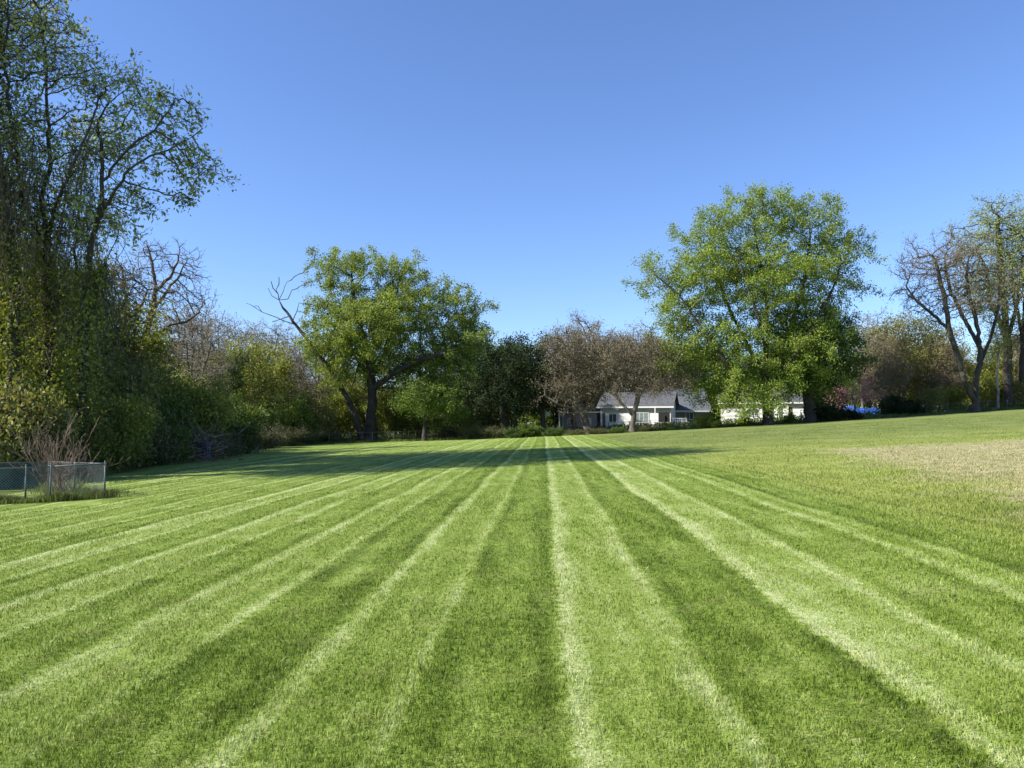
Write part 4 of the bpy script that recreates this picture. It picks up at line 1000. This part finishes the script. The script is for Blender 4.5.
# ------------------------------------------------------------------ grass blades
def blades(name, X, Y, H, W, lean, rng, mat, label, cat):
    n = len(X); Z = g(X)+bumps(X, Y)-.004
    a = rng.random(n)*6.283; wx = np.cos(a)*W; wy = np.sin(a)*W
    l = rng.normal(size=(n, 2))*.38; lx = l[:, 0]*H; ly = (l[:, 1]+lean)*H
    p0 = np.stack([X-wx, Y-wy, Z], 1); p1 = np.stack([X+wx, Y+wy, Z], 1)
    p2 = np.stack([X+wx*.7+lx*.4, Y+wy*.7+ly*.4, Z+H*.62], 1); p3 = np.stack([X-wx*.7+lx*.4, Y-wy*.7+ly*.4, Z+H*.62], 1)
    p4 = np.stack([X+lx, Y+ly, Z+H*(1-.3*np.minimum(1, np.hypot(l[:, 0], l[:, 1]+lean)))], 1)
    V = np.stack([p0, p1, p2, p3, p4], 1).reshape(-1, 3)
    bi = (np.arange(n)*5)[:, None]
    Qa = bi+np.array([0, 1, 2]); Qb = bi+np.array([0, 2, 3]); Qc = bi+np.array([3, 2, 4])
    Q = np.stack([Qa, Qb, Qc], 1).reshape(-1, 3); rn = np.repeat(np.clip(rng.normal(.45, .25, n), 0, 1), 3)
    o = mesh_np(name, V, Q, mat, rnd=rn); tag(o, label, cat, kind='stuff'); return o
rng = np.random.default_rng(99)
BM = blade_mat()
NB = 720000
t = rng.random(NB); Yb = 2.6*(75/2.6)**t      # density falls as 1/Y^2
Xb = (rng.random(NB)*2-1)*(.78*Yb+1.2)
u = Xb-STRIPE_SLOPE*Yb; side = u > 4.95+rng.normal(size=NB)*.4
k = ((Xb > -.50*Yb-.6) | (Yb < 19)) & (Xb > -9.6-.21*Yb)
Xb, Yb, u, side = Xb[k], Yb[k], u[k], side[k]
ph = ((u-.13)/1.84) % 1; lean = np.where(ph < .5, .22, -.08); lean = np.where(side, 0, lean)
Hh = np.where(side, .050, .030)*(.5+.85*rng.random(len(Xb)))*np.where(Yb > 14, np.maximum(1-.4*(Yb-14)/20, .55), 1)*(1+.35*np.sin(Xb*5.1+2*np.sin(Yb*3.3))*np.sin(Yb*4.3+Xb*1.7)); Ww = .0014+.00033*Yb
blades('lawn_grass', Xb, Yb, Hh, Ww, lean, rng, BM, 'short mown striped lawn grass in front of the viewer', 'grass')
n = 5200; Yc = 2.8*(26/2.8)**rng.random(n); Xc = (rng.random(n)*2-1)*(.75*Yc+1); kc = (np.sin(Xc*1.7+np.sin(Yc*1.1)*2)+rng.normal(size=n)*.7) > .35
kc &= (Xc > -9.6-.1*Yc); Xc, Yc = Xc[kc], Yc[kc]; m_ = len(Xc); aa = rng.random(m_)*6.28; ll = .010+.018*rng.random(m_); wv = .0012+.00022*Yc
C0 = np.stack([Xc, Yc, g(Xc)+bumps(Xc, Yc)+.022+.012*rng.random(m_)], 1); dv = np.stack([np.cos(aa), np.sin(aa), rng.normal(size=m_)*.25], 1); nv = np.stack([-np.sin(aa), np.cos(aa), np.zeros(m_)], 1)
ll = ll*(1+Yc*.05)
V = np.stack([C0-dv*ll[:, None], C0+nv*wv[:, None], C0+dv*ll[:, None], C0-nv*wv[:, None]], 1).reshape(-1, 3)
o = mesh_np('grass_clippings', V, np.arange(4*m_).reshape(-1, 4), M['straw'], rnd=rng.random(m_)); tag(o, 'dry straw coloured clippings scattered over the mown lawn', 'clippings', kind='stuff')
# rough grass at the foot of the left fence and along the edges
def edge_grass(pts, n, spread, H, W, label, name='rough_grass'):
    pts = np.array(pts, float); seg = np.linalg.norm(np.diff(pts, axis=0), axis=1); cs = np.r_[0, np.cumsum(seg)]
    s = rng.random(n)*cs[-1]; i = np.clip(np.searchsorted(cs, s)-1, 0, len(seg)-1); f = (s-cs[i])/seg[i]
    p = pts[i]+(pts[i+1]-pts[i])*f[:, None]+rng.normal(size=(n, 2))*spread
    cl = .4+.6*np.abs(np.sin(p[:, 0]*1.9+np.sin(p[:, 1]*2.7)))*rng.random(n)
    Zs = cl
    nX, nY = p[:, 0], p[:, 1]
    o = blades(name, nX, nY, H*Zs, np.full(n, W), np.zeros(n), rng, M['grass_tall'], label, 'grass'); return o
edge_grass([left[:2], mid[:2], c0[:2]], 9000, .16, .33, .006, 'rough uncut grass at the foot of the chain link fence')
edge_grass([c0[:2], far[:2], (-19, 36), (-21, 44)], 8000, .3, .35, .008, 'rough grass between the chain link fence and the thicket')
edge_grass([(-21, 44), (-24.5, 60), (-25.5, 75), (-24, 88), (-18, 93), (-8, 92)], 14000, .5, .45, .02, 'rough grass along the left thicket edge')
edge_grass([(-10, 92), (0, 91), (10, 90.5), (22, 90.5), (36, 91), (50, 93), (66, 95)], 26000, .7, .6, .022, 'rough grass and weeds along the far field edge')
# dark low ground cover of the woodland floor, left and far
n = 42000; px = rng.random(n)
X1 = np.concatenate([-60+rng.random(n//2)*36, -30+rng.random(n//2)*95]); Y1 = np.concatenate([32+rng.random(n//2)*75, 94.5+rng.random(n//2)**1.5*5])
k = X1 < np.where(np.arange(n) < n//2, -8-.24*Y1, 99); X1, Y1 = X1[k], Y1[k]
C = np.stack([X1, Y1, g(X1)+.05+rng.random(len(X1))**2*.75], 1); V, Q = leaves_np(rng, C, .28, .55)
o = mesh_np('undergrowth', V, Q, M['bush'], rnd=np.clip(rng.normal(.35, .22, len(C)), 0, 1)); tag(o, 'low leafy undergrowth on the woodland floor', 'undergrowth', kind='stuff')

# ------------------------------------------------------------------ light, sky, camera
SUN_EL = 37; AZ_BACK = 14      # the sun stands to the left, a little behind the viewer
sd = Vector((-math.cos(math.radians(AZ_BACK))*math.cos(math.radians(SUN_EL)), -math.sin(math.radians(AZ_BACK))*math.cos(math.radians(SUN_EL)), math.sin(math.radians(SUN_EL))))
sl = bpy.data.lights.new('sun', 'SUN'); sl.energy = 5.0; sl.angle = math.radians(.5); sl.color = (1, .955, .87)
so = bpy.data.objects.new('sun', sl); COL.objects.link(so); so.rotation_euler = sd.to_track_quat('Z', 'Y').to_euler(); so.location = (0, 0, 60)
w = bpy.data.worlds.new('World'); scene.world = w; w.use_nodes = True; nt = w.node_tree; nt.nodes.clear()
sky = N(nt, 'ShaderNodeTexSky', sky_type='NISHITA'); sky.sun_disc = False; sky.sun_elevation = math.radians(SUN_EL)
sky.sun_rotation = math.atan2(sd.x, sd.y)   # clockwise from +Y
sky.air_density = 1.0; sky.dust_density = .25; sky.ozone_density = 3.5; sky.altitude = 200
bg = N(nt, 'ShaderNodeBackground'); bg.inputs[1].default_value = .115; wo = N(nt, 'ShaderNodeOutputWorld')
L(nt, mixc(nt, 1.0, sky.outputs[0], (.72, .80, 1.0), 'MULTIPLY'), bg.inputs[0]); L(nt, bg.outputs[0], wo.inputs[0])
cam = bpy.data.cameras.new('camera'); co = bpy.data.objects.new('camera', cam); COL.objects.link(co)
co.location = (0, 0, EYE); co.rotation_euler = (math.radians(90)+PITCH, 0, 0); cam.sensor_width = 36; cam.lens = F/1024*36; cam.clip_end = 6000; cam.clip_start = .05
scene.camera = co
vs = scene.view_settings; vs.view_transform = 'Standard'; vs.look = 'None'; vs.exposure = .95; vs.gamma = 1
scene.cycles.max_bounces = 6; scene.cycles.transparent_max_bounces = 4
print('done', round(time.time()-T0, 1), len(bpy.data.objects))
